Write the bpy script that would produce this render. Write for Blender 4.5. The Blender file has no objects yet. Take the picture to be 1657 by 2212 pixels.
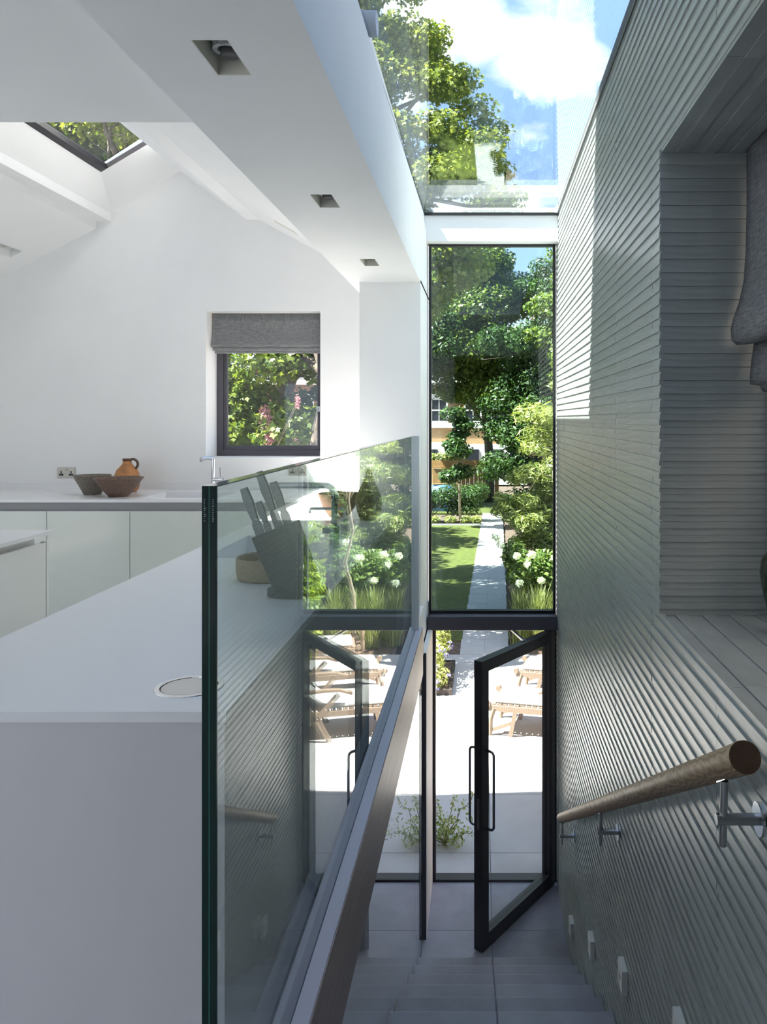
import bpy, math, random
import numpy as np
from mathutils import Vector, Matrix

C = bpy.context.scene.collection
scene = bpy.context.scene
random.seed(7)

# ------------------------------------------------------------------ camera
EYE = 1.52
cam = bpy.data.cameras.new('camera')
cam.sensor_fit = 'VERTICAL'
cam.sensor_height = 36.0
cam.lens = 1750 * 36.0 / 2212
cam.shift_x = -0.0965
cam.shift_y = -0.0909
cam.clip_start = 0.02
cam.clip_end = 400
cam_o = bpy.data.objects.new('camera', cam)
C.objects.link(cam_o)
cam_o.location = (0, 0, EYE)
cam_o.rotation_euler = (math.pi / 2, 0, 0)
scene.camera = cam_o

# ------------------------------------------------------------------ world, sun, exposure
SKY_STRENGTH = 1.1
SUN_STRENGTH = 18.0
scene.view_settings.view_transform = 'Standard'
scene.view_settings.look = 'None'
scene.view_settings.exposure = 1.0
scene.view_settings.gamma = 1.0
scene.view_settings.use_curve_mapping = False
scene.cycles.max_bounces = 9
scene.cycles.diffuse_bounces = 6
scene.cycles.glossy_bounces = 4
scene.cycles.transmission_bounces = 8
scene.cycles.transparent_max_bounces = 20
scene.cycles.sample_clamp_indirect = 6.0
scene.cycles.use_denoising = True
scene.cycles.use_adaptive_sampling = True
scene.cycles.adaptive_threshold = 0.06

world = bpy.data.worlds.new('sky')
scene.world = world
world.use_nodes = True


class NT:
    """short hand for node trees"""
    def __init__(self, tree):
        self.t = tree
        tree.nodes.clear()

    def n(self, typ, inputs=None, **props):
        nd = self.t.nodes.new(typ)
        for k, v in props.items():
            setattr(nd, k, v)
        for k, v in (inputs or {}).items():
            if isinstance(v, bpy.types.NodeSocket):
                self.t.links.new(v, nd.inputs[k])
            else:
                nd.inputs[k].default_value = v
        return nd

    def math(self, op, a, b=None, clamp=False):
        nd = self.t.nodes.new('ShaderNodeMath')
        nd.operation = op
        nd.use_clamp = clamp
        for i, v in enumerate((a, b)):
            if v is None:
                continue
            if isinstance(v, bpy.types.NodeSocket):
                self.t.links.new(v, nd.inputs[i])
            else:
                nd.inputs[i].default_value = v
        return nd.outputs[0]

    def mix(self, fac, a, b, blend='MIX'):
        nd = self.t.nodes.new('ShaderNodeMix')
        nd.data_type = 'RGBA'
        nd.blend_type = blend
        for i, v in ((0, fac), (6, a), (7, b)):
            if isinstance(v, bpy.types.NodeSocket):
                self.t.links.new(v, nd.inputs[i])
            elif i == 0:
                nd.inputs[i].default_value = v
            else:
                nd.inputs[i].default_value = (*v, 1) if len(v) == 3 else v
        return nd.outputs[2]

    def ramp(self, fac, stops):
        nd = self.t.nodes.new('ShaderNodeValToRGB')
        els = nd.color_ramp.elements
        while len(els) < len(stops):
            els.new(0.5)
        for e, (p, c) in zip(els, stops):
            e.position = p
            e.color = (*c, 1) if len(c) == 3 else c
        self.t.links.new(fac, nd.inputs[0])
        return nd.outputs[0]

    def link(self, a, b):
        self.t.links.new(a, b)


w = NT(world.node_tree)
tc = w.n('ShaderNodeTexCoord')
sep = w.n('ShaderNodeSeparateXYZ', {0: tc.outputs['Generated']})
zc = w.math('MAXIMUM', sep.outputs[2], 0.0)
grad = w.ramp(zc, [(0.0, (0.60, 0.70, 0.84)), (0.25, (0.31, 0.47, 0.76)), (1.0, (0.22, 0.37, 0.68))])
den = w.math('ADD', zc, 0.22)
px = w.math('DIVIDE', sep.outputs[0], den)
py = w.math('DIVIDE', sep.outputs[1], den)
pv = w.n('ShaderNodeCombineXYZ', {0: px, 1: py, 2: 0.0})
noi = w.n('ShaderNodeTexNoise', {'Vector': pv.outputs[0], 'Scale': 2.3, 'Detail': 9.0, 'Roughness': 0.55})
noi.noise_dimensions = '3D'
bump = None
for cx_, cy_, rr_, st_ in ((0.128, 1.47, 0.17, 0.20), (-0.10, 1.36, 0.16, 0.22), (0.10, 2.05, 0.16, 0.10), (-0.02, 1.62, 0.16, -0.16), (0.28, 1.30, 0.2, -0.12)):
    vd = w.n('ShaderNodeVectorMath', {0: pv.outputs[0], 1: (cx_, cy_, 0)}, operation='DISTANCE')
    b_ = w.math('MULTIPLY', w.math('SUBTRACT', 1.0, w.math('DIVIDE', vd.outputs[1], rr_), clamp=True), st_)
    bump = b_ if bump is None else w.math('ADD', bump, b_)
noi_s = w.math('ADD', noi.outputs[0], bump)
cloud = w.n('ShaderNodeMapRange', {0: noi_s, 1: 0.50, 2: 0.64, 3: 0.0, 4: 1.0})
skycol = w.mix(cloud.outputs[0], grad, (1.2, 1.2, 1.2))
bg = w.n('ShaderNodeBackground', {0: skycol, 1: SKY_STRENGTH})
out = w.n('ShaderNodeOutputWorld', {0: bg.outputs[0]})

sun = bpy.data.lights.new('sun', 'SUN')
sun.energy = SUN_STRENGTH
sun.angle = 0.009
sun.color = (1.0, 0.95, 0.86)
sun_o = bpy.data.objects.new('sun', sun)
C.objects.link(sun_o)
sun_o.rotation_euler = Vector((0.62, 0.19, -1.0)).to_track_quat('-Z', 'Y').to_euler()
sun_o.location = (-8, -3, 14)

# ------------------------------------------------------------------ materials
MATS = {}


def mat(name, color=(0.8, 0.8, 0.8), rough=0.5, metal=0.0, spec=0.5, var=0.0, vscale=6.0, bump=0.0, bscale=40.0, coat=0.0, vstretch=(1, 1, 1), objvar=0.0):
    m = bpy.data.materials.new(name)
    m.use_nodes = True
    t = NT(m.node_tree)
    b = t.n('ShaderNodeBsdfPrincipled', {'Roughness': rough, 'Metallic': metal, 'Specular IOR Level': spec})
    if coat:
        b.inputs['Coat Weight'].default_value = coat
        b.inputs['Coat Roughness'].default_value = 0.05
    o = t.n('ShaderNodeOutputMaterial', {0: b.outputs[0]})
    tcn = t.n('ShaderNodeTexCoord')
    mp = t.n('ShaderNodeMapping', {0: tcn.outputs['Object'], 3: vstretch})
    if var:
        nz = t.n('ShaderNodeTexNoise', {'Vector': mp.outputs[0], 'Scale': vscale, 'Detail': 5.0})
        lo = tuple(c * (1 - var) for c in color)
        hi = tuple(min(1, c * (1 + var)) for c in color)
        t.link(t.ramp(nz.outputs[0], [(0.3, lo), (0.7, hi)]), b.inputs['Base Color'])
    else:
        b.inputs['Base Color'].default_value = (*color, 1)
    if objvar:
        oi = t.n('ShaderNodeObjectInfo')
        src = b.inputs['Base Color'].links[0].from_socket
        f_ = t.math('ADD', t.math('MULTIPLY', oi.outputs['Random'], 2 * objvar), 1 - objvar)
        cc = t.n('ShaderNodeCombineXYZ', {0: f_, 1: f_, 2: f_})
        t.link(t.mix(1.0, src, cc.outputs[0], 'MULTIPLY'), b.inputs['Base Color'])
    if bump:
        nb = t.n('ShaderNodeTexNoise', {'Vector': mp.outputs[0], 'Scale': bscale, 'Detail': 4.0})
        bp = t.n('ShaderNodeBump', {'Strength': bump, 'Distance': 0.01, 'Height': nb.outputs[0]})
        t.link(bp.outputs[0], b.inputs['Normal'])
    MATS[name] = m
    return m


def glass_mat(name, tint, f0=0.045, gloss_tint=(1, 1, 1)):
    """clear pane: transmission plus mirror reflection, rising towards grazing angles on either side"""
    m = bpy.data.materials.new(name)
    m.use_nodes = True
    t = NT(m.node_tree)
    lw = t.n('ShaderNodeLayerWeight', {0: 0.5})
    p5 = t.math('POWER', lw.outputs['Facing'], 5.0)
    fac = t.math('ADD', t.math('MULTIPLY', p5, 1 - f0), f0, clamp=True)
    tr = t.n('ShaderNodeBsdfTransparent', {0: (*tint, 1)})
    gl = t.n('ShaderNodeBsdfAnisotropic', {0: (*gloss_tint, 1), 'Roughness': 0.0})
    mx = t.n('ShaderNodeMixShader', {0: fac, 1: tr.outputs[0], 2: gl.outputs[0]})
    t.n('ShaderNodeOutputMaterial', {0: mx.outputs[0]})
    MATS[name] = m
    return m


def leaf_mat(name, c1, c2, trans=0.35, rough=0.45):
    m = bpy.data.materials.new(name)
    m.use_nodes = True
    t = NT(m.node_tree)
    geo = t.n('ShaderNodeNewGeometry')
    col = t.ramp(geo.outputs['Random Per Island'], [(0.0, c1), (1.0, c2)])
    b = t.n('ShaderNodeBsdfPrincipled', {'Base Color': col, 'Roughness': rough, 'Specular IOR Level': 0.4})
    tcol = t.mix(1.0, col, (1.25, 1.25, 0.55), 'MULTIPLY')
    tl = t.n('ShaderNodeBsdfTranslucent', {0: tcol})
    mx = t.n('ShaderNodeMixShader', {0: trans, 1: b.outputs[0], 2: tl.outputs[0]})
    t.n('ShaderNodeOutputMaterial', {0: mx.outputs[0]})
    MATS[name] = m
    return m


def wood_mat(name, c1, c2, rough=0.5, axis_scale=(1, 1, 1), scale=4.0, dist=6.0):
    m = bpy.data.materials.new(name)
    m.use_nodes = True
    t = NT(m.node_tree)
    tcn = t.n('ShaderNodeTexCoord')
    mp = t.n('ShaderNodeMapping', {0: tcn.outputs['Object'], 3: axis_scale})
    wv = t.n('ShaderNodeTexWave', {'Vector': mp.outputs[0], 'Scale': scale, 'Distortion': dist, 'Detail': 3.0, 'Detail Scale': 1.2})
    fine = t.n('ShaderNodeTexNoise', {'Vector': mp.outputs[0], 'Scale': 60.0, 'Detail': 3.0})
    col = t.mix(t.math('MULTIPLY', fine.outputs[0], 0.4), t.ramp(wv.outputs['Fac'], [(0.2, c2), (0.8, c1)]), c2)
    b = t.n('ShaderNodeBsdfPrincipled', {'Base Color': col, 'Roughness': rough})
    t.n('ShaderNodeOutputMaterial', {0: b.outputs[0]})
    MATS[name] = m
    return m


def fabric_mat(name, c1, c2, scale=260.0):
    m = bpy.data.materials.new(name)
    m.use_nodes = True
    t = NT(m.node_tree)
    tcn = t.n('ShaderNodeTexCoord')
    nv = t.n('ShaderNodeTexNoise', {'Vector': t.n('ShaderNodeMapping', {0: tcn.outputs['Object'], 3: (1, 1, 0.06)}).outputs[0], 'Scale': scale, 'Detail': 2.0})
    nh = t.n('ShaderNodeTexNoise', {'Vector': t.n('ShaderNodeMapping', {0: tcn.outputs['Object'], 3: (0.06, 0.06, 1)}).outputs[0], 'Scale': scale, 'Detail': 2.0})
    s = t.math('MULTIPLY', t.math('ADD', nv.outputs[0], nh.outputs[0]), 0.5)
    col = t.ramp(s, [(0.38, c2), (0.62, c1)])
    b = t.n('ShaderNodeBsdfPrincipled', {'Base Color': col, 'Roughness': 0.9, 'Specular IOR Level': 0.1})
    bp = t.n('ShaderNodeBump', {'Strength': 0.3, 'Distance': 0.002, 'Height': s})
    t.link(bp.outputs[0], b.inputs['Normal'])
    tl = t.n('ShaderNodeBsdfTranslucent', {0: col})
    mx = t.n('ShaderNodeMixShader', {0: 0.2, 1: b.outputs[0], 2: tl.outputs[0]})
    t.n('ShaderNodeOutputMaterial', {0: mx.outputs[0]})
    MATS[name] = m
    return m


white = mat('white_paint', (0.86, 0.86, 0.86), 0.6, var=0.015, vscale=3)
whitef = mat('white_floor', (0.72, 0.72, 0.70), 0.35, var=0.05)
ext_white = mat('exterior_render', (0.75, 0.74, 0.72), 0.8, var=0.05)
tile_m = mat('grey_slip_tile', (0.34, 0.365, 0.355), 0.26, spec=0.7, var=0.10, vscale=9, bump=0.10, bscale=120, vstretch=(1, 0.5, 8), objvar=0.06)
tile_back = mat('tile_joint', (0.05, 0.052, 0.055), 0.8)
stone = mat('grey_stone', (0.34, 0.335, 0.385), 0.45, var=0.13, vscale=5, bump=0.06, bscale=90, objvar=0.13)
patio_m = mat('pale_paving', (0.44, 0.435, 0.43), 0.7, var=0.06, vscale=4)
joint_m = mat('joint_grout', (0.16, 0.16, 0.165), 0.9)
solid_surface = mat('white_solid_surface', (0.83, 0.83, 0.85), 0.28, spec=0.5)
lacquer = mat('pale_gloss_lacquer', (0.70, 0.73, 0.69), 0.12, spec=0.5)
lacquer_w = mat('white_gloss_lacquer', (0.88, 0.88, 0.86), 0.12, spec=0.5)
shadowgap = mat('channel_grey', (0.36, 0.36, 0.37), 0.5)
frame_dark = mat('dark_frame_metal', (0.030, 0.028, 0.034), 0.35, spec=0.5)
frame_grey = mat('grey_window_frame', (0.085, 0.08, 0.10), 0.4)
seal = mat('black_seal', (0.01, 0.01, 0.012), 0.4)
steel = mat('brushed_steel', (0.55, 0.55, 0.56), 0.28, metal=1.0)
chrome = mat('chrome', (0.72, 0.73, 0.75), 0.12, metal=1.0)
darksteel = mat('dark_steel', (0.24, 0.24, 0.25), 0.3, metal=1.0)
beam_m = mat('lilac_grey_metal', (0.56, 0.56, 0.68), 0.38, metal=0.0, spec=0.6)
bronze = mat('brushed_bronze', (0.30, 0.25, 0.245), 0.38, metal=0.2, spec=0.5, var=0.15, vscale=10, vstretch=(1, 0.3, 4))
glass_edge = mat('green_glass_edge', (0.003, 0.022, 0.019), 0.15, spec=0.25)
glass_layer = mat('glass_interlayer', (0.01, 0.10, 0.085), 0.15)
g_bal = glass_mat('balustrade_glass', (0.92, 0.972, 0.97), 0.032)
g_roof = glass_mat('roof_glass', (0.90, 0.94, 0.95), 0.05)
g_win = glass_mat('tinted_glazing', (0.80, 0.88, 0.875), 0.05)
g_clear = glass_mat('clear_glass', (0.97, 0.98, 0.98), 0.04)
oak = wood_mat('oak', (0.46, 0.32, 0.19), (0.25, 0.155, 0.085), 0.5, (9, 0.7, 9), 4.0, 9.0)
oak_end = mat('oak_end_grain', (0.040, 0.020, 0.009), 0.6, var=0.2, vscale=60)
teak = wood_mat('weathered_teak', (0.24, 0.185, 0.135), (0.16, 0.115, 0.08), 0.7, (3, 3, 3), 5.0, 4.0)
larch = wood_mat('fence_timber', (0.46, 0.27, 0.10), (0.34, 0.18, 0.06), 0.8, (4, 4, 0.4), 4.0, 3.0)
cushion_m = mat('pale_cushion', (0.36, 0.355, 0.34), 0.9)
blind_m = fabric_mat('grey_blind_fabric', (0.36, 0.36, 0.365), (0.19, 0.19, 0.20))
clay_grey = mat('grey_stoneware', (0.19, 0.165, 0.135), 0.55, var=0.35, vscale=90)
clay_brown = mat('brown_stoneware', (0.15, 0.095, 0.07), 0.5, var=0.35, vscale=80)
clay_orange = mat('orange_stoneware', (0.44, 0.19, 0.065), 0.45, var=0.35, vscale=14)
clay_dark = mat('dark_glaze', (0.11, 0.055, 0.035), 0.3)
clay_terra = mat('terracotta', (0.40, 0.20, 0.13), 0.6, var=0.25, vscale=20)
clay_olive = mat('olive_brown_glaze', (0.17, 0.11, 0.055), 0.4, var=0.5, vscale=12)
sand = mat('sand_stoneware', (0.36, 0.27, 0.17), 0.7, var=0.12, vscale=80)
slate = mat('slate_grey_block', (0.055, 0.06, 0.065), 0.5, var=0.2, vscale=30, vstretch=(1, 1, 6))
apple_m = mat('red_apple', (0.5, 0.12, 0.06), 0.35, var=0.5, vscale=10)
vase_green = mat('green_black_glaze', (0.03, 0.04, 0.022), 0.12, var=0.8, vscale=18)
socket_m = mat('satin_nickel', (0.42, 0.39, 0.33), 0.35, metal=0.6)
socket_dark = mat('socket_insert', (0.02, 0.02, 0.022), 0.4)
lamp_in = mat('downlight_housing', (0.72, 0.70, 0.62), 0.6)
lamp_lens = mat('downlight_lens', (0.10, 0.10, 0.11), 0.2)
steplight_m = mat('white_step_light', (0.80, 0.82, 0.80), 0.4)
bark = mat('bark', (0.105, 0.085, 0.065), 0.9, var=0.4, vscale=8, bump=0.5, bscale=25)
bark_pale = mat('pale_bark', (0.28, 0.22, 0.16), 0.9, var=0.35, vscale=12)
soil = mat('mulch', (0.115, 0.078, 0.058), 1.0, var=0.7, vscale=22, bump=0.8, bscale=40)
lawn_m = mat('mown_lawn', (0.078, 0.096, 0.013), 0.9, var=0.35, vscale=7, bump=0.6, bscale=120)
leafA = leaf_mat('plane_leaf', (0.05, 0.10, 0.018), (0.20, 0.26, 0.04), 0.4)
leafR = leaf_mat('pale_plane_leaf', (0.10, 0.16, 0.03), (0.34, 0.38, 0.09), 0.45)
leafB = leaf_mat('dark_leaf', (0.018, 0.05, 0.014), (0.075, 0.14, 0.03), 0.3)
leafC = leaf_mat('lime_leaf', (0.20, 0.26, 0.06), (0.48, 0.50, 0.20), 0.35)
leafD = leaf_mat('ivy_leaf', (0.10, 0.17, 0.012), (0.34, 0.40, 0.04), 0.3, 0.3)
leafE = leaf_mat('hedge_leaf', (0.03, 0.075, 0.025), (0.10, 0.17, 0.045), 0.3)
leafH = leaf_mat('hydrangea_leaf', (0.07, 0.13, 0.025), (0.24, 0.31, 0.08), 0.35)
leafG = leaf_mat('grass_blade', (0.20, 0.24, 0.08), (0.44, 0.46, 0.22), 0.35)
leafV = leaf_mat('variegated_leaf', (0.17, 0.24, 0.07), (0.46, 0.50, 0.26), 0.3)
petal_w = leaf_mat('white_petal', (0.72, 0.76, 0.66), (0.85, 0.86, 0.80), 0.3)
petal_p = leaf_mat('pink_petal', (0.42, 0.16, 0.24), (0.62, 0.34, 0.40), 0.3)
petal_b = leaf_mat('blue_petal', (0.16, 0.15, 0.46), (0.36, 0.34, 0.70), 0.3)
brick = mat('buff_brick', (0.27, 0.165, 0.085), 0.9, var=0.2, vscale=6)
house_white = mat('white_stucco', (0.78, 0.76, 0.72), 0.8)
roof_slate = mat('roof_slate', (0.10, 0.10, 0.12), 0.7)
dark_pane = mat('dark_pane', (0.03, 0.035, 0.045), 0.05)
blue_cover = mat('blue_cover', (0.10, 0.22, 0.60), 0.5, var=0.3, vscale=5)
terr_pot = mat('pot_clay', (0.30, 0.14, 0.08), 0.8)
strap_m = mat('tree_tie_grey', (0.30, 0.30, 0.36), 0.6)
lead_m = mat('lead_grey', (0.20, 0.22, 0.27), 0.5)


# ------------------------------------------------------------------ mesh helpers
def tag(o, label=None, cat=None, group=None, kind=None):
    if label:
        o['label'] = label
    if cat:
        o['category'] = cat
    if group:
        o['group'] = group
    if kind:
        o['kind'] = kind
    return o


def wloc(o):
    v = Vector((0, 0, 0))
    while o is not None:
        v += o.location
        o = o.parent
    return v


def empty(name, loc, label=None, cat=None, group=None, kind=None):
    o = bpy.data.objects.new(name, None)
    o.empty_display_size = 0.1
    C.objects.link(o)
    o.location = loc
    return tag(o, label, cat, group, kind)


class MB:
    def __init__(self):
        self.v = []
        self.f = []

    def add(self, vs, fs):
        n = len(self.v)
        self.v += [tuple(p) for p in vs]
        self.f += [tuple(i + n for i in f) for f in fs]
        return self

    def box(self, x0, x1, y0, y1, z0, z1):
        return self.add([(x0, y0, z0), (x1, y0, z0), (x1, y1, z0), (x0, y1, z0), (x0, y0, z1), (x1, y0, z1), (x1, y1, z1), (x0, y1, z1)],
                        [(0, 3, 2, 1), (4, 5, 6, 7), (0, 1, 5, 4), (1, 2, 6, 5), (2, 3, 7, 6), (3, 0, 4, 7)])

    def bar(self, p, q, wid, thk, up=(0, 0, 1)):
        p, q = Vector(p), Vector(q)
        d = (q - p).normalized()
        s = d.cross(Vector(up))
        if s.length < 1e-5:
            s = Vector((1, 0, 0))
        s.normalize()
        u = s.cross(d)
        s *= wid / 2
        u *= thk / 2
        vs = [a + b for a in (p, q) for b in (-s - u, s - u, s + u, -s + u)]
        return self.add(vs, [(0, 1, 2, 3), (7, 6, 5, 4), (0, 4, 5, 1), (1, 5, 6, 2), (2, 6, 7, 3), (3, 7, 4, 0)])

    def prism(self, pts, ax, a0, a1):
        """polygon pts (2D) extruded along axis ax"""
        def mk(p, a):
            return {'x': (a, p[0], p[1]), 'y': (p[0], a, p[1]), 'z': (p[0], p[1], a)}[ax]
        n = len(pts)
        vs = [mk(p, a0) for p in pts] + [mk(p, a1) for p in pts]
        fs = [tuple(range(n)), tuple(range(2 * n - 1, n - 1, -1))]
        fs += [(i, i + n, (i + 1) % n + n, (i + 1) % n) for i in range(n)]
        return self.add(vs, fs)

    def tube(self, path, rad, n=10, caps=True):
        path = [Vector(p) for p in path]
        rads = rad if isinstance(rad, (list, tuple)) else [rad] * len(path)
        vs, fs = [], []
        ref = None
        for i, p in enumerate(path):
            d = (path[min(i + 1, len(path) - 1)] - path[max(i - 1, 0)]).normalized()
            if ref is None:
                ref = Vector((0, 0, 1)) if abs(d.z) < 0.9 else Vector((1, 0, 0))
            s = d.cross(ref)
            if s.length < 1e-4:
                s = d.cross(Vector((0.3, 0.9, 0.2)))
            s.normalize()
            u = s.cross(d)
            ref = u
            for k in range(n):
                a = 2 * math.pi * k / n
                vs.append(p + (s * math.cos(a) + u * math.sin(a)) * rads[i])
        for i in range(len(path) - 1):
            for k in range(n):
                fs.append((i * n + k, i * n + (k + 1) % n, (i + 1) * n + (k + 1) % n, (i + 1) * n + k))
        if caps:
            fs.append(tuple(range(n - 1, -1, -1)))
            fs.append(tuple(range((len(path) - 1) * n, len(path) * n)))
        return self.add(vs, fs)

    def lathe(self, prof, c=(0, 0, 0), n=40, closed=False):
        """profile of (r, z) turned about z through c"""
        vs, fs = [], []
        m = len(prof)
        for r, z in prof:
            for k in range(n):
                a = 2 * math.pi * k / n
                vs.append((c[0] + r * math.cos(a), c[1] + r * math.sin(a), c[2] + z))
        for i in range(m - 1 if not closed else m):
            j = (i + 1) % m
            for k in range(n):
                fs.append((i * n + k, i * n + (k + 1) % n, j * n + (k + 1) % n, j * n + k))
        if not closed:
            if prof[0][0] > 1e-4:
                fs.append(tuple(range(n - 1, -1, -1)))
            if prof[-1][0] > 1e-4:
                fs.append(tuple(range((m - 1) * n, m * n)))
        return self.add(vs, fs)

    def build(self, name, material, parent=None, smooth=False, bevel=0.0, kind=None, auto=None):
        o0 = wloc(parent)
        me = bpy.data.meshes.new(name)
        me.from_pydata([(p[0] - o0.x, p[1] - o0.y, p[2] - o0.z) for p in self.v], [], self.f)
        me.materials.append(material)
        if smooth:
            me.polygons.foreach_set('use_smooth', [True] * len(me.polygons))
            if auto:
                me.set_sharp_from_angle(angle=math.radians(auto))
        me.update()
        o = bpy.data.objects.new(name, me)
        C.objects.link(o)
        if parent is not None:
            o.parent = parent
        if bevel:
            bv = o.modifiers.new('bevel', 'BEVEL')
            bv.width = bevel
            bv.segments = 2
            bv.limit_method = 'ANGLE'
        if kind:
            o['kind'] = kind
        return o


def B(*a):
    return MB().box(*a)


def struct(name, mb, m, **k):
    o = mb.build(name, m, **k)
    o['kind'] = 'structure'
    return o


def slab(name, parent, m, x0, x1, y0, y1, z0, z1):
    return B(x0, x1, y0, y1, z0, z1).build(name, m, parent)


# shared unit box meshes for repeated pieces: one object each, one mesh per size
BOXES = {}


def piece(name, parent, m, x0, x1, y0, y1, z0, z1):
    key = (m.name, round(x1 - x0, 4), round(y1 - y0, 4), round(z1 - z0, 4))
    if key not in BOXES:
        hx, hy, hz = (x1 - x0) / 2, (y1 - y0) / 2, (z1 - z0) / 2
        b = B(-hx, hx, -hy, hy, -hz, hz)
        me = bpy.data.meshes.new(name)
        me.from_pydata(b.v, [], b.f)
        me.materials.append(m)
        BOXES[key] = me
    o = bpy.data.objects.new(name, BOXES[key])
    C.objects.link(o)
    o.parent = parent
    o0 = wloc(parent)
    o.location = ((x0 + x1) / 2 - o0.x, (y0 + y1) / 2 - o0.y, (z0 + z1) / 2 - o0.z)
    return o


# ------------------------------------------------------------------ the main levels and planes
XR = 0.619        # face of the tiled wall
XG = -0.448       # middle of the glass balustrade
YG = 6.73         # garden wall glazing
YK = 6.9          # kitchen back wall
ZLOW = -2.30      # garden level floor
ZROOF = 3.18      # glass roof
XS = -0.455       # stair side of soffit
XSL = -0.98       # kitchen side of soffit
ZS = 2.526        # soffit
ZT = 0.92         # worktop top
NY, NZ0, NZ1 = 2.806, 0.838, 2.442   # window niche in the tiled wall
XN = 0.99         # back of the niche

# ---- floors
kf = empty('floor', (0, 0, 0), kind='structure')
B(-5.3, XG - 0.03, -3.6, 6.9, -0.2, -0.012).build('floor_slab', joint_m, kf)
B(XG - 0.03, XR + 0.02, -3.6, 1.0, -0.2, 0.0).build('landing', whitef, kf)
for i in range(7):
    for j in range(14):
        x0, y0 = -5.3 + i * 0.69, -3.6 + j * 0.75
        piece('floor_tile', kf, whitef, x0 + 0.002, min(x0 + 0.688, XG - 0.032), y0 + 0.002, y0 + 0.748, -0.012, 0.0)

lf = empty('floor_lower', (0, 0, ZLOW), kind='structure')
B(-5.3, XR + 0.02, 0.9, YG, ZLOW - 0.2, ZLOW - 0.01).build('floor_slab', joint_m, lf)
for xa, xb in ((0.07, XR + 0.015), (-1.13, 0.07), (-2.33, -1.13), (-3.53, -2.33), (-4.73, -3.53)):
    for ya, yb in ((6.05, YG - 0.05), (4.93, 6.05), (3.81, 4.93), (2.69, 3.81), (1.57, 2.69)):
        piece('floor_tile', lf, stone, xa + 0.002, xb - 0.002, ya + 0.002, yb - 0.002, ZLOW - 0.01, ZLOW)

# ---- staircase: stone treads, two slabs to a step
st = empty('staircase', (0.09, 3.5, ZLOW), 'grey stone staircase going down beside the tiled wall to the garden door', 'staircase')
T, R = 0.355, 0.1855
for k in range(13):
    yn = 5.555 - T * k
    z1 = EYE - 3.69 + R * k
    if z1 > -0.02:
        break
    s0 = B(-0.43, XR - 0.008, yn - T - 0.02, yn - 0.006, max(z1 - 0.36, ZLOW), z1 - 0.03).build('riser', stone, st)
    for xa, xb in ((-0.435, 0.069), (0.072, XR - 0.006)):
        td = piece('tread', st, stone, xa, xb, yn - T - 0.004, yn, z1 - 0.03, z1)
        bv = td.modifiers.new('bevel', 'BEVEL')
        bv.width = 0.006
        bv.segments = 2

# ---- tiled wall on the right
wr = empty('wall_right', (XR, 4, ZLOW), kind='structure')
bk = MB()
XB = XR + 0.008
bk.box(XB, 1.3, NY + 0.012, 6.95, ZLOW - 0.2, 3.3)
bk.box(XB, 1.3, -3.6, NY + 0.012, ZLOW - 0.2, NZ0 - 0.012)
bk.box(XB, 1.3, -3.6, NY + 0.012, NZ1 + 0.012, 3.3)
bk.box(XB, 1.3, -3.6, 0.45, NZ0 - 0.012, NZ1 + 0.012)
bk.build('backing', tile_back, wr)
MOD = 0.0466 / 2
joints = [1.33, 2.124, 2.943, 3.735, 4.53, 5.33, 6.13, YG]
tiles = []
row = 0
z = ZLOW
while z < ZROOF:
    proud = 0.0055 if row % 2 else 0.0
    za, zb = z + 0.0002, min(z + MOD - 0.0002, 3.2)
    inn = (za + zb) / 2
    for a, b in zip(joints[:-1], joints[1:]):
        if NZ0 < inn < NZ1:
            if b <= NY:
                continue
            a = max(a, NY)
        jit = random.uniform(-0.0008, 0.0008)
        d1 = random.uniform(0.0006, 0.0016)
        yv = max(a, XR * 1750 / 615)
        if yv >= b:
            area = 0
        else:
            u0, u1 = XR * 1750 / b, XR * 1750 / yv
            ym = (yv + b) / 2
            yy = 905 + (EYE - inn) * 1750 / ym
            area = (u1 - u0) * MOD * 1750 / ym
            if yy < -60 or yy > 2270:
                area *= 0.02
        tiles.append((area, XR - proud + jit, XR + 0.012, a + d1, b - d1, za, zb))
    z += MOD
    row += 1
tiles.sort(key=lambda t: -t[0])
for t in tiles[:298]:
    piece('wall_tile', wr, tile_m, *t[1:])
mb = MB()
for t in tiles[298:]:
    mb.box(*t[1:])
mb.build('far_wall_tiles', tile_m, wr, kind='stuff')
# niche linings: strips on the far jamb, the head and the sill
row = 0
z = NZ0
while z < NZ1 - 0.005:
    d = 0.004 if row % 2 else 0.0
    piece('jamb_tile', wr, tile_m, XR - (0.0045 if row % 2 else 0), XN, NY - d, NY + 0.012, z + 0.0003, min(z + MOD - 0.0003, NZ1))
    z += MOD
    row += 1
x = XR + 0.001
row = 0
while x < XN:
    d = 0.004 if row % 2 else 0.0
    for a, b in ((0.5, 1.25), (1.25, 2.06), (2.06, NY)):
        piece('sill_tile', wr, tile_m, x + 0.0008, min(x + 0.0458, XN), a + 0.001, b - 0.001, NZ0 - 0.012, NZ0 + d)
        piece('head_tile', wr, tile_m, x + 0.0008, min(x + 0.0458, XN), a + 0.001, b - 0.001, NZ1 - d, NZ1 + 0.012)
    x += 0.0466
    row += 1
# window in the niche
w3 = empty('window_3', (1.03, 1.6, NZ0), kind='structure')
fr = MB()
for a in ((0.45, 0.52, NZ0, NZ1), (2.73, 2.806, NZ0, NZ1), (0.52, 2.73, NZ0, NZ0 + 0.06), (0.52, 2.73, NZ1 - 0.06, NZ1)):
    fr.box(1.0, 1.06, *a)
fr.build('window_frame', frame_grey, w3)
B(1.02, 1.035, 0.52, 2.73, NZ0 + 0.06, NZ1 - 0.06).build('pane', g_clear, w3)

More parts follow.
